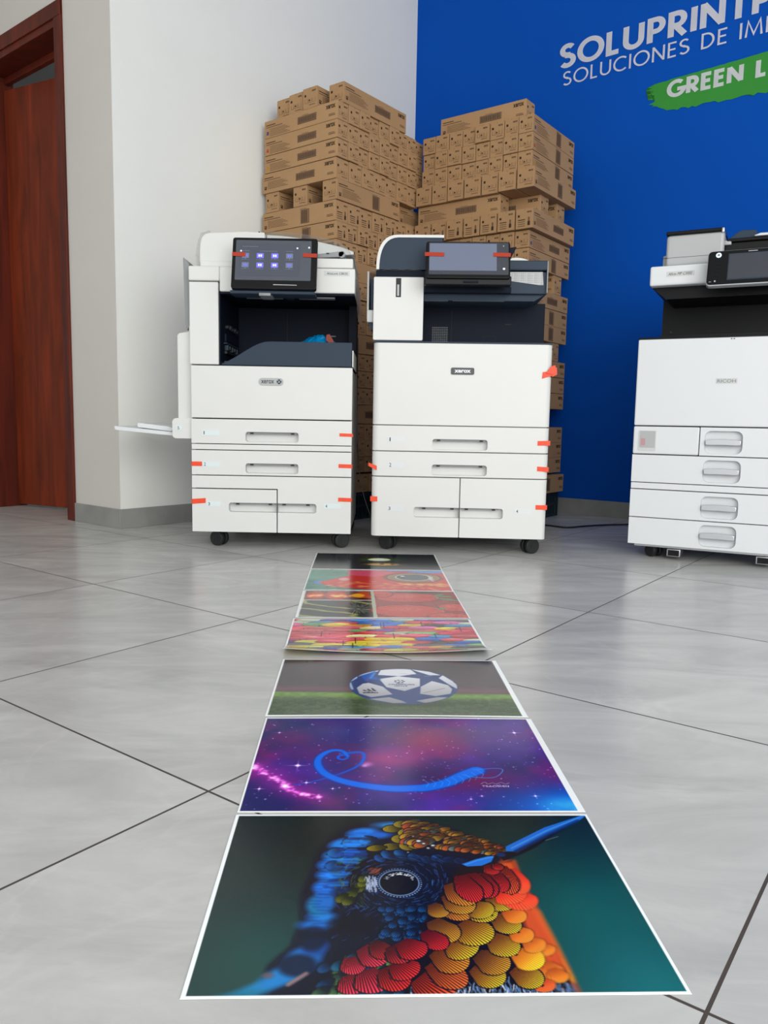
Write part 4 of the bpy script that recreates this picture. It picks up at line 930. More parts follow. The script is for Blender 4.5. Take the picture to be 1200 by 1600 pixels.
mb.box(-.184, -.176, .08, .30, .745, .775, bev=.002, mi=2); mb.box(-.184, -.172, .07, .31, .738, .742, mi=1); mb.cyl((-.178, .08, .708), (-.178, .31, .708), .005, mi=0)
obj('exit_rollers', mb, [M['rubber'], M['slate'], M['navy']], A)
pts = [(-.178, .6575)] + bez((-.178, .660), (-.10, .695), (-.06, .742), (-.005, .7425)) + [(.286, .7425), (.286, .6575)]
mb = MB(); mb.prism(pts, 'xz', .0, .014, bev=.0015); mb.box(-.17, .286, .014, .30, .657, .672); mb.box(.27, .286, .014, .30, .67, .7425); obj('output_tray', mb, M['slate'], A)
mb = MB(); mb.box(.2875, .2915, .0, .30, .6575, .715, bev=.001); obj('tray_side_trim', mb, M['white'], A)
# scanner and feeder
mb = MB(); mb.box(-.183, .294, .0, .56, .9125, .9975, bev=.004); obj('scanner', mb, M['white'], A)
mb = MB(); mb.box(-.182, .292, .012, .36, .906, .9125); mb.box(-.10, .03, .05, .085, .901, .907, mi=1); mb.box(.09, .22, .05, .085, .901, .907, mi=1); mb.box(.045, .07, .05, .09, .899, .907, mi=2); mb.cyl((.063, .06, .9), (.063, .06, .908), .008, mi=1)
obj('scanner_underside', mb, [M['navy'], M['grey'], M['slate']], A)
mb = MB(); mb.box(.15, .286, .006, .54, .9995, 1.033, bev=.004); mb.box(-.255, .15, .02, .54, .9995, 1.02, bev=.003); obj('feeder_base', mb, M['white'], A)
text_mb = MB(); text_on(text_mb, 'AltaLink C8035', .195, .268, .976, .984, lambda u, v: (u, -.0008, v), 0); text_mb.box(.185, .275, -.0004, .001, .971, .989, mi=1); obj('model_label', text_mb, [M['ink'], M['offw']], A)
pts = [(-.262, 1.018)] + bez((-.262, 1.04), (-.262, 1.10), (-.255, 1.118), (-.225, 1.121), 8) + [(-.10, 1.127), (-.03, 1.125), (-.03, 1.018)]
mb = MB(); mb.prism(pts, 'xz', .04, .50, bev=.004); mb.cyl((-.02 - .03, .045, 1.122), (-.05, .045, 1.128), .003, mi=1); obj('document_feeder', mb, [M['white'], M['ink']], A)
pts = [(-.028, 1.018), (-.028, 1.124)] + bez((.02, 1.122), (.10, 1.116), (.18, 1.10), (.245, 1.085), 8) + [(.285, 1.07), (.285, 1.06), (.10, 1.045), (.05, 1.018)]
mb = MB(); mb.prism(pts, 'xz', .07, .50, bev=.003); obj('feeder_tray', mb, M['offw'], A)
mb = MB(); mb.prism([(.12, 1.036), (.245, 1.043), (.255, 1.055), (.25, 1.064), (.235, 1.062), (.12, 1.046)], 'xz', .03, .30, bev=.002); mb.box(.19, .20, .028, .032, 1.052, 1.056, mi=1); mb.cyl((.245, .03, 1.052), (.245, .20, 1.052), .012, mi=0); obj('document_guide', mb, [M['grey'], M['ink']], A)
wr = MB(); P = [(-.03, 1.128), (.06, 1.125), (.15, 1.115), (.235, 1.094), (.272, 1.070), (.290, 1.035), (.297, .98), (.299, .92), (.298, .86)]
g = [[wr.bm.verts.new((x + .003 * math.sin(j * 5 + i), .035 + j * .09, z + .003 * math.sin(i * 3 + j * 2))) for j in range(6)] for i, (x, z) in enumerate(P)]
for i in range(len(P) - 1):
    for j in range(5): wr.bm.faces.new((g[i][j], g[i + 1][j], g[i + 1][j + 1], g[i][j + 1]))
P = [(-.225, 1.127), (-.258, 1.118), (-.272, 1.08), (-.276, 1.04), (-.268, 1.003)]
g = [[wr.bm.verts.new((x + .003 * math.sin(j * 4 + i), .035 + j * .09, z)) for j in range(6)] for i, (x, z) in enumerate(P)]
for i in range(len(P) - 1):
    for j in range(5): wr.bm.faces.new((g[i][j], g[i + 1][j], g[i + 1][j + 1], g[i][j + 1]))
obj('clear_wrap', wr, M['film'], A)
# tilting touch screen
def screen(parent, x0, x1, z0, z1, y0, y1, frame='black', r=.008, glass=(.012, .020, .030, .010), disp=(.024, .058, .045, .022), mats=('screen_g', 'screen_a')):
    """panel from (z0, y0) bottom to (z1, y1) top; margins left, right, bottom, top"""
    Lz = math.hypot(z1 - z0, y1 - y0); T = Matrix.Translation((0, y0, z0)) @ Matrix.Rotation(-math.atan2(y1 - y0, z1 - z0), 4, 'X')
    root = MB(); root.prism(rr_loop(x0, x1, 0, Lz, r), 'xz', 0, .022, bev=.0025, mat=T); o = obj('touch_screen', root, M[frame], parent)
    gl = MB(); gl.prism(rr_loop(x0 + glass[0], x1 - glass[1], glass[2], Lz - glass[3], .003), 'xz', -.0006, .004, mat=T); obj('screen_glass', gl, M[mats[0]], o)
    dp = MB(); dp.prism(rr_loop(x0 + disp[0], x1 - disp[1], disp[2], Lz - disp[3], .001), 'xz', -.0011, .003, mat=T); obj('display', dp, M[mats[1]], o)
    return o, T, Lz
scr, T, Lz = screen(A, -.124, .166, .908, 1.086, -.10, -.052)
cxs = [-.078, -.028, .022, .072]
for r_, zc in enumerate((.118, .084)):
    for k, cx in enumerate(cxs):
        mi = 0 if k in (1, 2) else 1; mb = MB()
        mb.prism(rr_loop(cx - .012, cx + .012, zc - .009, zc + .009, .002), 'xz', -.0017, -.0008, mi=mi, mat=T)
        for q in (-.006, .001): mb.prism(rr_loop(cx + q, cx + q + .005, zc - .004, zc + .004, .001), 'xz', -.0022, -.0014, mi=2 if mi == 0 else 0, mat=T)
        mb.box(cx - .014, cx + .014, -.0017, -.0008, zc - .0145, zc - .0135, mi=1, mat=T); mb.box(cx - .001, cx + .001, -.0016, -.0008, zc - .0136, zc - .0088, mi=1, mat=T)
        obj('display_icon', mb, [M['icon'], M['icon2'], M['icon3']], scr)
for (a, b, z) in ((-.090, -.065, .134), (-.03, .03, .134), (.06, .085, .134), (-.090, -.035, .150)):
    mb = MB(); mb.box(a, b, -.0016, -.0008, z, z + .0014, mat=T); obj('display_text', mb, M['icon2'], scr)
for (a, z) in ((-.094, .1345), (.098, .147), (.138, .150)):
    mb = MB(); mb.prism(rr_loop(a - .003, a + .003, z - .003, z + .003, .0028), 'xz', -.0016, -.0008, mat=T); obj('display_symbol', mb, M['icon3'], scr)
mb = MB(); mb.prism([(.02, .013), (.10, .0125), (.10, .0145), (.02, .0155)], 'xz', -.0015, .001, mat=T); obj('status_bar', mb, M['silver'], scr)
for (a, b) in ((-.124, -.078), (.118, .166)):
    mb = MB(); mb.prism([(a, .115), (b, .1135), (b, .1275), (a, .129)], 'xz', -.0032, -.0022, mat=T); obj('tape_strip', mb, M['tape2'], scr)
mb = MB(); mb.box(-.13, .16, -.085, .01, .893, .904, bev=.003); mb.box(-.03, .01, -.09, .0, .886, .896, bev=.002, mi=1); mb.box(-.12, .15, -.06, -.02, .904, .925, bev=.002); obj('screen_bracket', mb, [M['slate'], M['grey']], A)
# side guard, bypass tray 5
mb = MB(); mb.prism([(-.312, .80), (-.306, .78), (-.294, .80), (-.294, 1.0), (-.300, 1.015), (-.316, 1.032), (-.318, 1.03)], 'xz', .03, .20, bev=.001); obj('side_tray_folded', mb, M['grey'], A)
mb = MB(); mb.prism([(-.345, .46), (-.345, .762), (-.338, .770), (-.300, .777), (-.292, .777), (-.292, .46)], 'xz', .04, .50, bev=.003); mb.box(-.30, -.288, .03, .5, .77, .80, bev=.002); obj('side_cover', mb, M['white'], A)
mb = MB(); mb.prism([(-.288, .393), (-.350, .393), (-.356, .395), (-.362, .402), (-.362, .455), (-.356, .464), (-.345, .467), (-.288, .467)], 'xz', .02, .52, bev=.002); by = obj('bypass_housing', mb, M['white'], A)
number(by, '5', -.348, -.326, .422, .440, y=.0185)
mb = MB(); mb.prism([(-.362, .401), (-.362, .4135), (-.583, .434), (-.586, .431), (-.583, .420), (-.575, .4185)], 'xz', .06, .42, bev=.0015); tr = obj('bypass_tray', mb, M['white2'], A)
mb = MB(); mb.prism([(-.362, .414), (-.362, .431), (-.385, .430), (-.40, .4355), (-.508, .4465), (-.513, .444), (-.512, .430)], 'xz', .10, .40, bev=.0015); mb.box(-.386, -.362, .095, .098, .4185, .4205, mi=1); obj('tray_guide', mb, [M['white2'], M['grey']], tr)
for x, y in ((-.20, .055), (.249, .055), (-.20, .52), (.249, .52)): caster(A, x, y, 1.15 if x < 0 else -1.1, r=.028)
mb = MB()
for x in (-.245, -.155, .21, .235): mb.cyl((x, .04, .052), (x, .04, .06), .005, n=10)
obj('levelling_feet', mb, M['offw'], A)
# crumpled blue bag lying in the output tray
rn = random.Random(4); bg = empty('plastic_bag', (-.41 + .155, 2.81 + .10, .7425)); tag(bg, 'crumpled bright blue plastic bag lying in the output tray of the left printer', 'bag')
mb = MB(); nu, nv = 22, 12
gr_ = [[mb.bm.verts.new(((i / nu - .5) * .21 + rn.uniform(-.003, .003), (j / nv - .5) * .12 + rn.uniform(-.003, .003), -.068 + max(0, math.sin(math.pi * min(1, max(0, i / nu))) ** .35 * math.sin(math.pi * j / nv) ** .5) * (.088 + .014 * math.exp(-((i / nu - .6) / .25) ** 2)) + rn.uniform(0, .005))) for j in range(nv + 1)] for i in range(nu + 1)]
for i in range(nu):
    for j in range(nv): mb.bm.faces.new((gr_[i][j], gr_[i + 1][j], gr_[i + 1][j + 1], gr_[i][j + 1]))
bot_ = mb.bm.faces.new([gr_[i][0] for i in range(nu, -1, -1)] + [gr_[0][j] for j in range(1, nv + 1)] + [gr_[i][nv] for i in range(1, nu + 1)] + [gr_[nu][j] for j in range(nv - 1, 0, -1)])
obj('bag_film', mb, M['bag'], bg, smooth=False)
mb = MB(); mb.prism([(.034, .012), (.052, -.002), (.066, -.002), (.060, .014), (.048, .034), (.036, .032)], 'xz', -.05, .01, bev=.001); obj('bag_tag', mb, M['bagr'], bg)

# ---- centre printer ----------------------------------------------------------
B = empty('office_printer', (.275, 2.765, 0), math.radians(-2.5)); tag(B, 'white and slate office printer in the middle with a black brand badge', 'printer')
xl, xr = -.322, .303
def rbody(mb, x0, x1, y0, y1, z0, z1, r): mb.box(x0, x1, y0, y1, z0, z1, bev=r, vert_only=True, seg=4)
mb = MB(); rbody(mb, xl + .004, xr - .004, .028, .62, .056, .742, .018); obj('body', mb, M['white'], B)
mb = MB(); mb.box(xl + .012, xr - .012, .0325, .0345, .060, .738); obj('gap_shade_sheet', mb, M['gap'], B)  # added dark sheet, gap shade by colour
o = obj('front_door', rpan('', B, xl, xr, .4575, .7415, .022), M['white'], B)
def rec_round(name, x0, x1, z0, z1, hole, sides, os=None, r=.009):
    """recessed drawer front in the middle, rounded wings at the printer's corners"""
    a0 = x0 + (.024 if 'l' in sides else 0); a1 = x1 - (.024 if 'r' in sides else 0)
    mb = MB(); recess_panel(mb, a0, a1, z0, z1, hole, .03, r=r, open_side=os)
    if 'l' in sides: mb.bm.from_mesh(rpan('', B, x0, a0, z0, z1, .022, 'l').mesh('t', M['white']))
    if 'r' in sides: mb.bm.from_mesh(rpan('', B, a1, x1, z0, z1, .022, 'r').mesh('t', M['white']))
    return obj(name, mb, M['white'], B)
for z0, z1, nn in ((.3655, .4535, '1'), (.275, .3615, '2')):
    o = rec_round('drawer', xl, xr, z0, z1, (-.108, .087, z0 + .006, z0 + .043), 'lr'); handle_lip(o, -.108, .087, z0 + .043); number(o, nn, -.266, -.206, z0 + .028, z0 + .050, m='white2')
o = rec_round('drawer', xl, -.008, .058, .271, (-.169, -.008, .128, .165), 'l', 'r'); handle_lip(o, -.155, -.01, .165); number(o, '3', -.266, -.206, .148, .168, m='white2')
o = rec_round('drawer', -.004, xr, .058, .271, (-.004, .149, .128, .165), 'r', 'l'); handle_lip(o, -.003, .138, .165); number(o, '4', .190, .248, .148, .167, m='white2')
mb = MB(); mb.prism(rr_loop(-.049, .032, .635, .659, .005), 'xz', -.003, .001); text_on(mb, 'xerox', -.037, .020, .6415, .652, lambda u, v: (u, -.0034, v), 1, bold=.035); obj('brand_badge', mb, [M['badge'], M['paper']], B)
mb = MB(); mb.prism([(.268, .625), (.303, .636), (.305, .652), (.288, .650), (.270, .648)], 'xz', -.002, -.0008); mb.prism([(.28, .645), (.306, .640), (.316, .648), (.312, .672), (.298, .668)], 'xz', -.006, -.004); mb.prism([(.303, .632), (.320, .640), (.318, .665), (.303, .655)], 'xz', -.002, .03); obj('tape_strip', mb, M['tape'], B)
for a, b, z, w, s in ((.262, .306, .392, .008, .001), (.264, .304, .302, .022, -.002), (.264, .304, .165, .022, 0)): tape(B, a, b, z, z + .0165, sk=s, wrap=w)
mb = MB(); mb.prism([(xl - .012, .309), (xl - .012, .321), (xl + .018, .310), (xl + .018, .294)], 'xz', -.002, -.001); obj('tape_strip', mb, M['tape'], B)
tape(B, xl - .003, -.300, .182, .200, wrap=-.02)
# left column, hood, cavity
mb = MB(); mb.prism(rr_loop(-.325, -.151, .7505, .966, .004), 'xz', -.002, .40, bev=.002); cb = obj('side_column', mb, M['white'], B)
mb = MB(); mb.box(-.2475, -.2295, -.0026, .002, .8975, .962); mb.box(-.243, -.236, -.0034, .0, .902, .94, mi=1); obj('level_window', mb, [M['ink'], M['adfgrey']], cb)
mb = MB(); mb.box(-.318, -.150, .004, .40, .742, .7505, mi=1); mb.box(-.318, -.150, .006, .40, .966, .988); mb.box(-.16, .300, .0, .05, .742, .7475, mi=1); obj('column_trim', mb, [M['navy'], M['slate']], B)
arc_o = bez((-.317, .992), (-.317, 1.06), (-.300, 1.106), (-.245, 1.108), 10); arc_i = bez((-.307, .992), (-.307, 1.05), (-.292, 1.098), (-.242, 1.099), 10)
mb = MB(); mb.prism(arc_o + [(-.085, 1.108), (-.085, 1.099)] + arc_i[::-1], 'xz', .0, .45); obj('hood_rim', mb, M['white'], B)
mb = MB(); mb.prism(arc_i + [(-.09, 1.099), (-.09, .992)], 'xz', .004, .44); obj('hood', mb, M['slate'], B)
fl_ = MB(); g = [[fl_.bm.verts.new((-.335 + i * .0125, .0 - .004 + j * .05, .9895 + .0022 * math.sin(i * 1.7 + j * 2.2))) for j in range(6)] for i in range(15)]
for i in range(14):
    for j in range(5): fl_.bm.faces.new((g[i][j], g[i + 1][j], g[i + 1][j + 1], g[i][j + 1]))
bmesh.ops.solidify(fl_.bm, geom=list(fl_.bm.faces), thickness=.0035); obj('clear_wrap', fl_, M['film'], B)
mb = MB(); mb.box(-.150, .300, .20, .24, .742, .91); mb.box(-.152, -.149, .0, .24, .7475, .91); mb.box(-.045, -.0435, .1985, .2, .745, .905, mi=1); mb.box(.155, .178, .1985, .2, .832, .8355, mi=1); mb.box(.20, .215, .190, .2, .745, .751, mi=1)
for (a, b, c, d) in ((.075, .122, .790, .791), (.075, .076, .752, .791), (.121, .122, .752, .791)): mb.box(a, b, .1992, .2, c, d, mi=1)
mb.cyl((-.14, .198, .762), (-.14, .2, .762), .004, mi=1)
obj('output_bay', mb, [M['navy'], M['black']], B)
vg = MB()
for i in range(8):
    for j in range(11): vg.box(-.116 + i * .0075, -.1105 + i * .0075, .1988, .2, .757 + j * .0062, .7585 + j * .0062)
obj('vent_grille', vg, M['grey'], B)
mb = MB(); mb.box(-.152, .276, .012, .50, .915, .990, bev=.003); mb.box(.10, .276, .0, .50, .993, 1.026, bev=.004); mb.prism([(-.15, .916), (.272, .916), (.235, .893), (-.15, .893)], 'xz', .03, .40)
obj('scanner', mb, M['slate'], B)
mb = MB(); mb.box(.2715, .2755, -.0015, .10, .917, 1.024, bev=.001); obj('scanner_edge', mb, M['grey'], B)
mb = MB(); mb.box(-.148, .15, -.01, .012, .913, .935, bev=.003); mb.box(-.148, -.065, .02, .06, .888, .8935, mi=1); mb.box(-.05, .13, .02, .05, .889, .8935, mi=1); obj('scanner_underside', mb, [M['navy'], M['slate']], B)
st = MB(); st.prism([(.146, .958), (.146, .988), (.258, .989), (.262, .945), (.246, .945)], 'xz', .0095, .0125)
for j in range(7):
    for i in range(14):
        u = .152 + i * .0077; v = .984 - j * .0058
        if v < .958 - (u - .146) * .13 + .004: continue
        st.box(u, u + .0025 + .0020 * ((i * 5 + j * 3) % 3), .0088, .0096, v - .0018, v, mi=1)
obj('instruction_sticker', st, [M['adfgrey'], M['grey']], B)
mb = MB(); mb.prism([(.145, 1.027)] + bez((.15, 1.036), (.16, 1.040), (.19, 1.040), (.215, 1.027), 6), 'xz', .02, .30); obj('document_feeder', mb, M['white'], B)
mb = MB(); mb.prism([(.08, 1.03), (.08, 1.085), (.14, 1.080), (.172, 1.084), (.155, 1.050), (.13, 1.034)], 'xz', .06, .35, bev=.003); mb.box(-.085, .09, .06, .40, 1.027, 1.095, bev=.01); obj('feeder_tray', mb, M['navy'], B)
sb, T, Lz = screen(B, -.146, .135, .946, 1.072, -.105, -.065, glass=(.010, .006, .012, .004), disp=(.012, .045, .026, .008), mats=('screen_c', 'screen_b'))
mb = MB(); mb.prism(rr_loop(.110, .118, .030, .037, .003), 'xz', -.0016, -.0006, mat=T); mb.prism(rr_loop(.111, .114, .115, .117, .001), 'xz', -.0016, -.0006, mat=T); obj('display_icon', mb, M['icon3'], sb)
for (a, b) in ((-.150, -.085), (.078, .136)):
    mb = MB(); mb.prism([(a, .077), (b, .076), (b, .090), (a, .091)], 'xz', -.0032, -.0022, mat=T); obj('tape_strip', mb, M['tape2'], sb)
mb = MB(); mb.prism([(-.095, .925), (-.06, .925), (-.05, .955), (-.095, .955)], 'yz', -.148, .14, bev=.003); mb.box(-.02, .03, -.10, -.09, .932, .938, mi=1, bev=.001); obj('screen_bracket', mb, [M['black'], M['navy']], B)
mb = MB(); mb.box(-.350, -.343, .03, .20, .856, .990, bev=.002); mb.box(-.350, -.326, .03, .25, .815, .858, bev=.004, mi=1); mb.box(-.338, -.328, .04, .25, .86, .965, bev=.002, mi=2); mb.prism([(-.345, .815), (-.326, .815), (-.326, .79), (-.335, .79)], 'xz', .04, .2, mi=2); obj('side_guide', mb, [M['adfgrey'], M['offw'], M['slate']], B)
for x, y in ((-.262, .075), (.256, .055), (-.262, .55), (.256, .55)): caster(B, x, y, 1.0 if x < 0 else -1.1, r=.028)

# ---- right printer -----------------------------------------------------------
C_ = empty('office_printer', (.885, 2.765, 0), math.radians(-27)); tag(C_, 'white and black office printer at the right edge with chrome drawer handles', 'printer')
xl, xr = -.008, .578
mb = MB(); mb.box(xl + .006, xr - .006, .03, .62, .055, .765, bev=.004); mb.box(xl + .02, xr - .02, .02, .6, .04, .056, mi=1); obj('body', mb, [M['white2'], M['metal']], C_)
mb = MB(); mb.box(xl + .008, xr - .008, .02, .032, .055, .76); obj('gap_shade_sheet', mb, M['gap'], C_)  # added dark slab, shade between the drawer fronts put into colour
def cpan(name, x0, x1, z0, z1, hole=None, y=0):
    mb = MB()
    if hole: recess_panel(mb, x0, x1, z0, z1, hole, .018, y=y, r=.02)
    else: mb.box(x0, x1, y, TH, z0, z1, bev=.004)
    return obj(name, mb, M['white2'], C_)
cpan('front_door', xl, xr, .470, .766)
o = cpan('side_panel', xl, .209, .3705, .4665)
mb = MB(); mb.prism(rr_loop(.009, .069, .380, .452, .004), 'xz', -.0012, .001); mb.prism(rr_loop(.014, .066, .392, .4505, .002), 'xz', -.0018, .001, mi=1); mb.prism(rr_loop(.018, .033, .400, .425, .003), 'xz', -.0024, .001, mi=2); obj('inspection_window', mb, [M['offw'], M['adfgrey'], pmat('faded_pink_label', (186, 142, 146), .5)], o)
def chandle(parent, z0):
    zc = z0 + .047
    mb = MB(); mb.prism([(.230, zc + .006), (.242, zc + .0085), (.285, zc + .0105), (.328, zc + .0085), (.340, zc + .006), (.340, zc - .009), (.328, zc - .0105), (.285, zc - .0095), (.242, zc - .0105), (.230, zc - .009)], 'xz', -.010, .006, bev=.0015)
    mb.box(.231, .339, .004, .017, zc - .004, zc + .004, mi=1)
    obj('handle', mb, [M['silver'], M['ink']], parent)
o = cpan('drawer', .212, xr, .3705, .4665, (.227, .345, .378, .455)); chandle(o, .3705)
o = cpan('drawer', xl, xr, .2715, .3672, (.227, .345, .280, .356)); chandle(o, .2715)
mb = MB(); mb.box(xl, xr, .002, TH, .2475, .2685, bev=.001); obj('trim_strip', mb, M['white2'], C_)
o = cpan('drawer', xl, xr, .1475, .2445, (.227, .345, .156, .232)); chandle(o, .1475)
o = cpan('drawer', xl, xr, .050, .1442, (.227, .345, .058, .133)); chandle(o, .050)
mb = MB(); mb.box(.250, .316, -.0008, .001, .613, .631, mi=0); text_on(mb, 'RICOH', .254, .312, .6165, .6275, lambda u, v: (u, -.0012, v), 1, bold=.02); obj('brand_badge', mb, [M['offw'], M['grey']], C_)
mb = MB(); mb.box(xl, xr, .002, .60, .766, .7725, bev=.001); mb.box(.055, xr - .03, .05, .58, .7725, .785, bev=.001); mb.box(.03, .56, .27, .56, .77, .945); mb.prism([(.022, .945), (.56, .945), (.56, .905), (.07, .905)], 'xz', .04, .56)
for z in (.7865, .815): mb.box(.06, .066, .267, .272, z, z + .006, mi=1)
obj('output_bay', mb, [M['black'], M['slate']], C_)
mb = MB(); mb.box(.288, .292, -.001, 0, .759, .762); mb.box(.296, .300, -.001, 0, .759, .762); obj('marker_dots', mb, M['ink'], C_)
mb = MB(); mb.box(.018, .575, .0, .56, .946, 1.0115, bev=.006); sc_ = obj('scanner', mb, M['white2'], C_)
mb = MB(); mb.box(.072, .162, -.0006, .0005, .974, .991, mi=1); text_on(mb, 'Aficio MP C3002', .078, .154, .978, .987, lambda u, v: (u, -.0011, v), 0, shear=.3); obj('model_label', mb, [M['ink'], M['offw']], C_)
mb = MB(); mb.box(.062, .245, .03, .50, 1.013, 1.117, bev=.010, seg=3); mb.box(.046, .07, .08, .45, 1.013, 1.062, bev=.006); mb.box(.050, .246, .0295, .034, 1.0415, 1.0425, mi=1); mb.box(.060, .2445, .026, .50, 1.117, 1.129, bev=.003, mi=2); mb.box(.236, .2445, .024, .10, 1.112, 1.128, bev=.003, mi=3); mb.box(.244, .266, .05, .09, 1.075, 1.09, bev=.003)
obj('document_feeder', mb, [M['adfgrey'], M['gap'], M['black'], M['silver']], C_)
mb = MB(); mb.box(.245, .56, .06, .50, 1.013, 1.085, bev=.004); mb.prism([(.255, 1.09), (.262, 1.10), (.285, 1.118), (.30, 1.122), (.335, 1.120), (.342, 1.113), (.34, 1.095), (.30, 1.092)], 'xz', .06, .30, bev=.003, mi=1); mb.box(.25, .56, .05, .45, 1.083, 1.095, bev=.003); mb.prism([(.335, 1.098), (.352, 1.104), (.56, 1.100), (.56, 1.094), (.335, 1.094)], 'xz', .04, .06, mi=2, bev=.002)
obj('feeder_tray', mb, [M['black'], M['slate'], M['silver']], C_)
Lz = .122; T = Matrix.Translation((0, -.085, .922)) @ Matrix.Rotation(-.32, 4, 'X')
mb = MB(); mb.prism(rr_loop(.205, .50, 0, Lz, .014), 'xz', .0, .022, bev=.003, mat=T); ts = obj('control_panel', mb, M['silver'], C_)
mb = MB(); mb.prism(rr_loop(.2075, .4975, .0025, Lz - .0025, .012), 'xz', -.0012, .002, mat=T); obj('panel_face', mb, M['black'], ts)
mb = MB(); mb.prism(rr_loop(.268, .45, .016, Lz - .014, .002), 'xz', -.0018, .002, mat=T); mb.prism(rr_loop(.271, .447, .019, Lz - .017, .002), 'xz', -.0024, .002, mi=1, mat=T); obj('display', mb, [M['slate'], M['screen_c']], ts)
mb = MB(); mb.cyl((.238, -.003, .105), (.238, .002, .105), .0085, mi=0); mb.cyl((.238, -.0036, .105), (.238, .002, .105), .004, mi=1); mb.cyl((.233, -.003, .014), (.233, .001, .014), .0028, mi=2)
for k in range(5): mb.box(.229, .2465, -.0022, .001, .086 - k * .0135, .0885 - k * .0135, bev=.0005, mi=3)
for a, b in ((.325, .352), (.215, .222)): mb.box(a, b, -.002, .001, .112 if a > .3 else .012, .1145 if a > .3 else .0135, mi=2)
mb.bm.transform(T); obj('panel_buttons', mb, [M['led'], M['grey'], M['silver'], M['gap']], ts)
mb = MB(); mb.box(.25, .45, -.06, .0, .925, .94, bev=.003); mb.box(.25, .45, -.03, .05, .94, .96); obj('panel_arm', mb, M['black'], C_)
for x, y in ((.075, .06), (.50, .06), (.075, .55), (.50, .55)): caster(C_, x, y, .9, r=.024)
mb = MB()
for x in (.125, .41): mb.box(x, x + .045, .01, .10, .012, .038, bev=.002, mi=0); mb.box(x + .004, x + .041, .008, .012, .015, .035, mi=1)
obj('stabiliser_feet', mb, [M['metal'], M['gap']], C_)

# ---------------------------------------------------------------- cables
def cablething(pts, r, m, label):
    P = [Vector(p) for p in pts]; Q = [2 * P[0] - P[1]] + P + [2 * P[-1] - P[-2]]; out = []
    for i in range(1, len(Q) - 2):
        for k in range(8):
            t = k / 8; out.append(.5 * ((2 * Q[i]) + (Q[i + 1] - Q[i - 1]) * t + (2 * Q[i - 1] - 5 * Q[i] + 4 * Q[i + 1] - Q[i + 2]) * t * t + (3 * Q[i] - Q[i - 1] - 3 * Q[i + 1] + Q[i + 2]) * t ** 3))
    out.append(P[-1]); mb = MB(); mb.tube(out, r)
    return tag(obj('power_cable', mb, M[m]), label, 'cable')
cablething([(.62, 3.50, .005), (.70, 3.58, .0045), (.76, 3.56, .0045), (.83, 3.50, .0045), (.93, 3.56, .0045), (1.05, 3.62, .0045), (1.20, 3.66, .0045)], .004, 'cable', 'black power cable curling across the floor between middle and right printers')
cablething([(-.118, 3.20, .80), (-.116, 3.19, .50), (-.108, 3.18, .30), (-.085, 3.17, .17), (-.055, 3.16, .08), (-.04, 3.16, .003)], .0022, 'cableg', 'thin grey cable hanging between the left and middle printers')

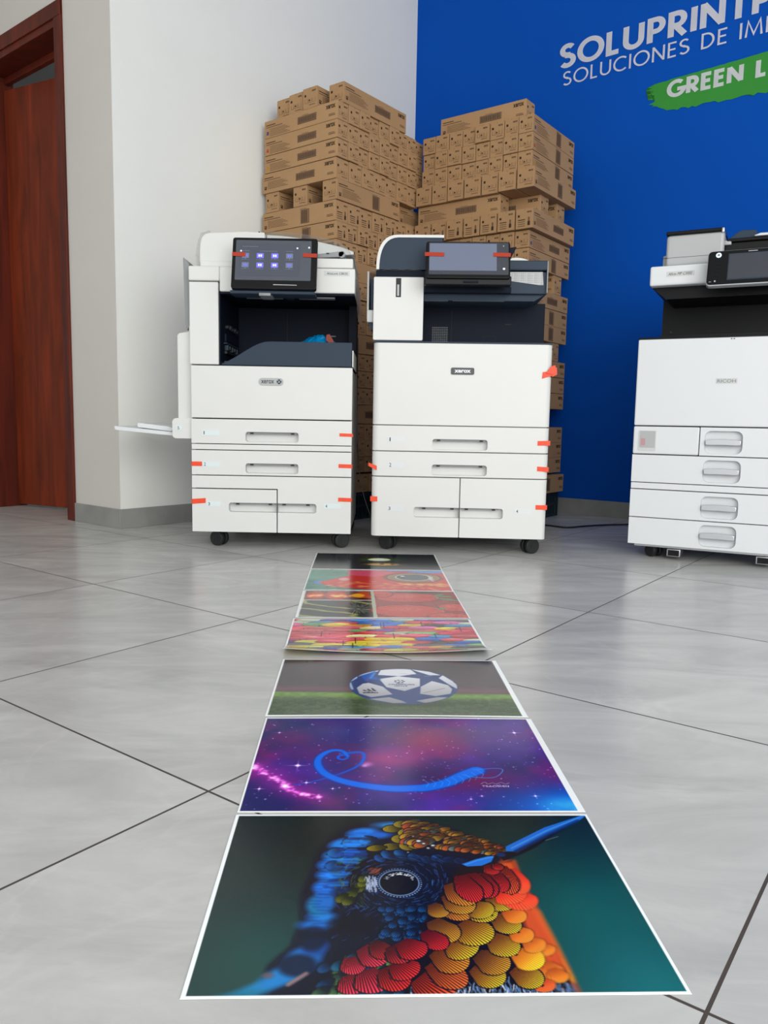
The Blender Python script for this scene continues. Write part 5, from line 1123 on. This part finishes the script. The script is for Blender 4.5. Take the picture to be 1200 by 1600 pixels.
# ---------------------------------------------------------------- the seven printed sheets
def sheet(fn, BL, ang, w, d, label, nx, ny, curl=None, z=.0006):
    art = fn(); H, W = art.shape[:2]
    u = (np.arange(nx + 1) / nx); v = (np.arange(ny + 1) / ny); U, V = np.meshgrid(u, v)
    iu = np.clip(U * W - .5, 0, W - 1.001); iv = np.clip(V * H - .5, 0, H - 1.001); i0 = iu.astype(int); j0 = iv.astype(int); fu = (iu - i0)[..., None]; fv = (iv - j0)[..., None]
    c = art[j0, i0] * (1 - fu) * (1 - fv) + art[j0, i0 + 1] * fu * (1 - fv) + art[j0 + 1, i0] * (1 - fu) * fv + art[j0 + 1, i0 + 1] * fu * fv
    c = np.where(c <= .04045, c / 12.92, ((c + .055) / 1.055) ** 2.4)
    Z = np.zeros_like(U) + .0003
    if curl is not None: Z = Z + curl(U, V)
    n = (nx + 1) * (ny + 1); co = np.stack([U * w, V * d, Z], -1).reshape(-1, 3)
    ix = np.arange(n).reshape(ny + 1, nx + 1); q = np.stack([ix[:-1, :-1], ix[:-1, 1:], ix[1:, 1:], ix[1:, :-1]], -1).reshape(-1, 4)
    bx = np.concatenate([ix[0, :], ix[1:, -1], ix[-1, -2::-1], ix[-2:0:-1, 0]]); m = len(bx)
    low = co[bx].copy(); low[:, 2] -= .0003
    co2 = np.concatenate([co, low]); rim = np.stack([bx, n + np.arange(m), n + (np.arange(m) + 1) % m, np.roll(bx, -1)], -1)
    fc = np.concatenate([q, rim]); me = bpy.data.meshes.new('sheet')
    me.vertices.add(len(co2)); me.vertices.foreach_set('co', co2.ravel()); me.loops.add(fc.size); me.loops.foreach_set('vertex_index', fc.ravel().astype(np.int32))
    me.polygons.add(len(fc)); me.polygons.foreach_set('loop_start', np.arange(0, fc.size, 4, dtype=np.int32)); me.update(calc_edges=True); me.validate()
    at = me.color_attributes.new('print', 'FLOAT_COLOR', 'POINT'); cc = np.ones((len(co2), 4)); cc[:n, :3] = c.reshape(-1, 3); cc[n:, :3] = .85; at.data.foreach_set('color', cc.ravel())
    me.materials.append(M['print']); me.shade_smooth()
    o = bpy.data.objects.new('printed_sheet', me); COL.objects.link(o); o.location = (BL[0], BL[1], z); o.rotation_euler.z = ang
    return tag(o, label, 'print', 'row of colour prints on the floor')
bow = lambda a, b=0, c=0: (lambda U, V: a * np.sin(math.pi * U) * np.clip(1 - V * 6, 0, 1) ** 2 + b * np.sin(math.pi * U) * np.clip(V * 6 - 5, 0, 1) ** 2 + c * np.sin(3 * U + 2) ** 2 * .5)
sheet(art_bird, (-.1579, .5781), .0376, .42, .297, 'large colour print of a hummingbird head, nearest of the row of prints', 800, 566)
sheet(art_space, (-.1688, .8803), .0378, .42, .297, 'purple starry space print with a blue heart-shaped light trail', 560, 400, curl=bow(0, .0012))
sheet(art_ball, (-.1828, 1.1854), .0342, .42, .297, 'print of a white and blue football resting on grass', 420, 297, curl=bow(.0015, 0))
sheet(art_umbrellas, P4[0], P4[1], .42, .297, 'print of many coloured umbrellas with its near edge curling up', 360, 200, curl=lambda U, V: .016 * np.clip(1 - V * 3.2, 0, 1) ** 1.6 * (1.0 - .5 * np.sin(math.pi * U)), z=.0012)
sheet(art_collage, P5[0], P5[1], .42, .297, 'print collage with red strawberries, dark swirls and orange lights', 300, 200, z=.0009)
sheet(art_fish, (-.2203, 2.1146), .0302, .42, .297, 'print of a red scaly animal with a big round eye on green', 280, 180, z=.0006)
sheet(art_night, (-.2304, 2.4232), .0215, .42, .297, 'dark print with a pale glowing oval, farthest of the row of prints', 240, 160, z=.0004)
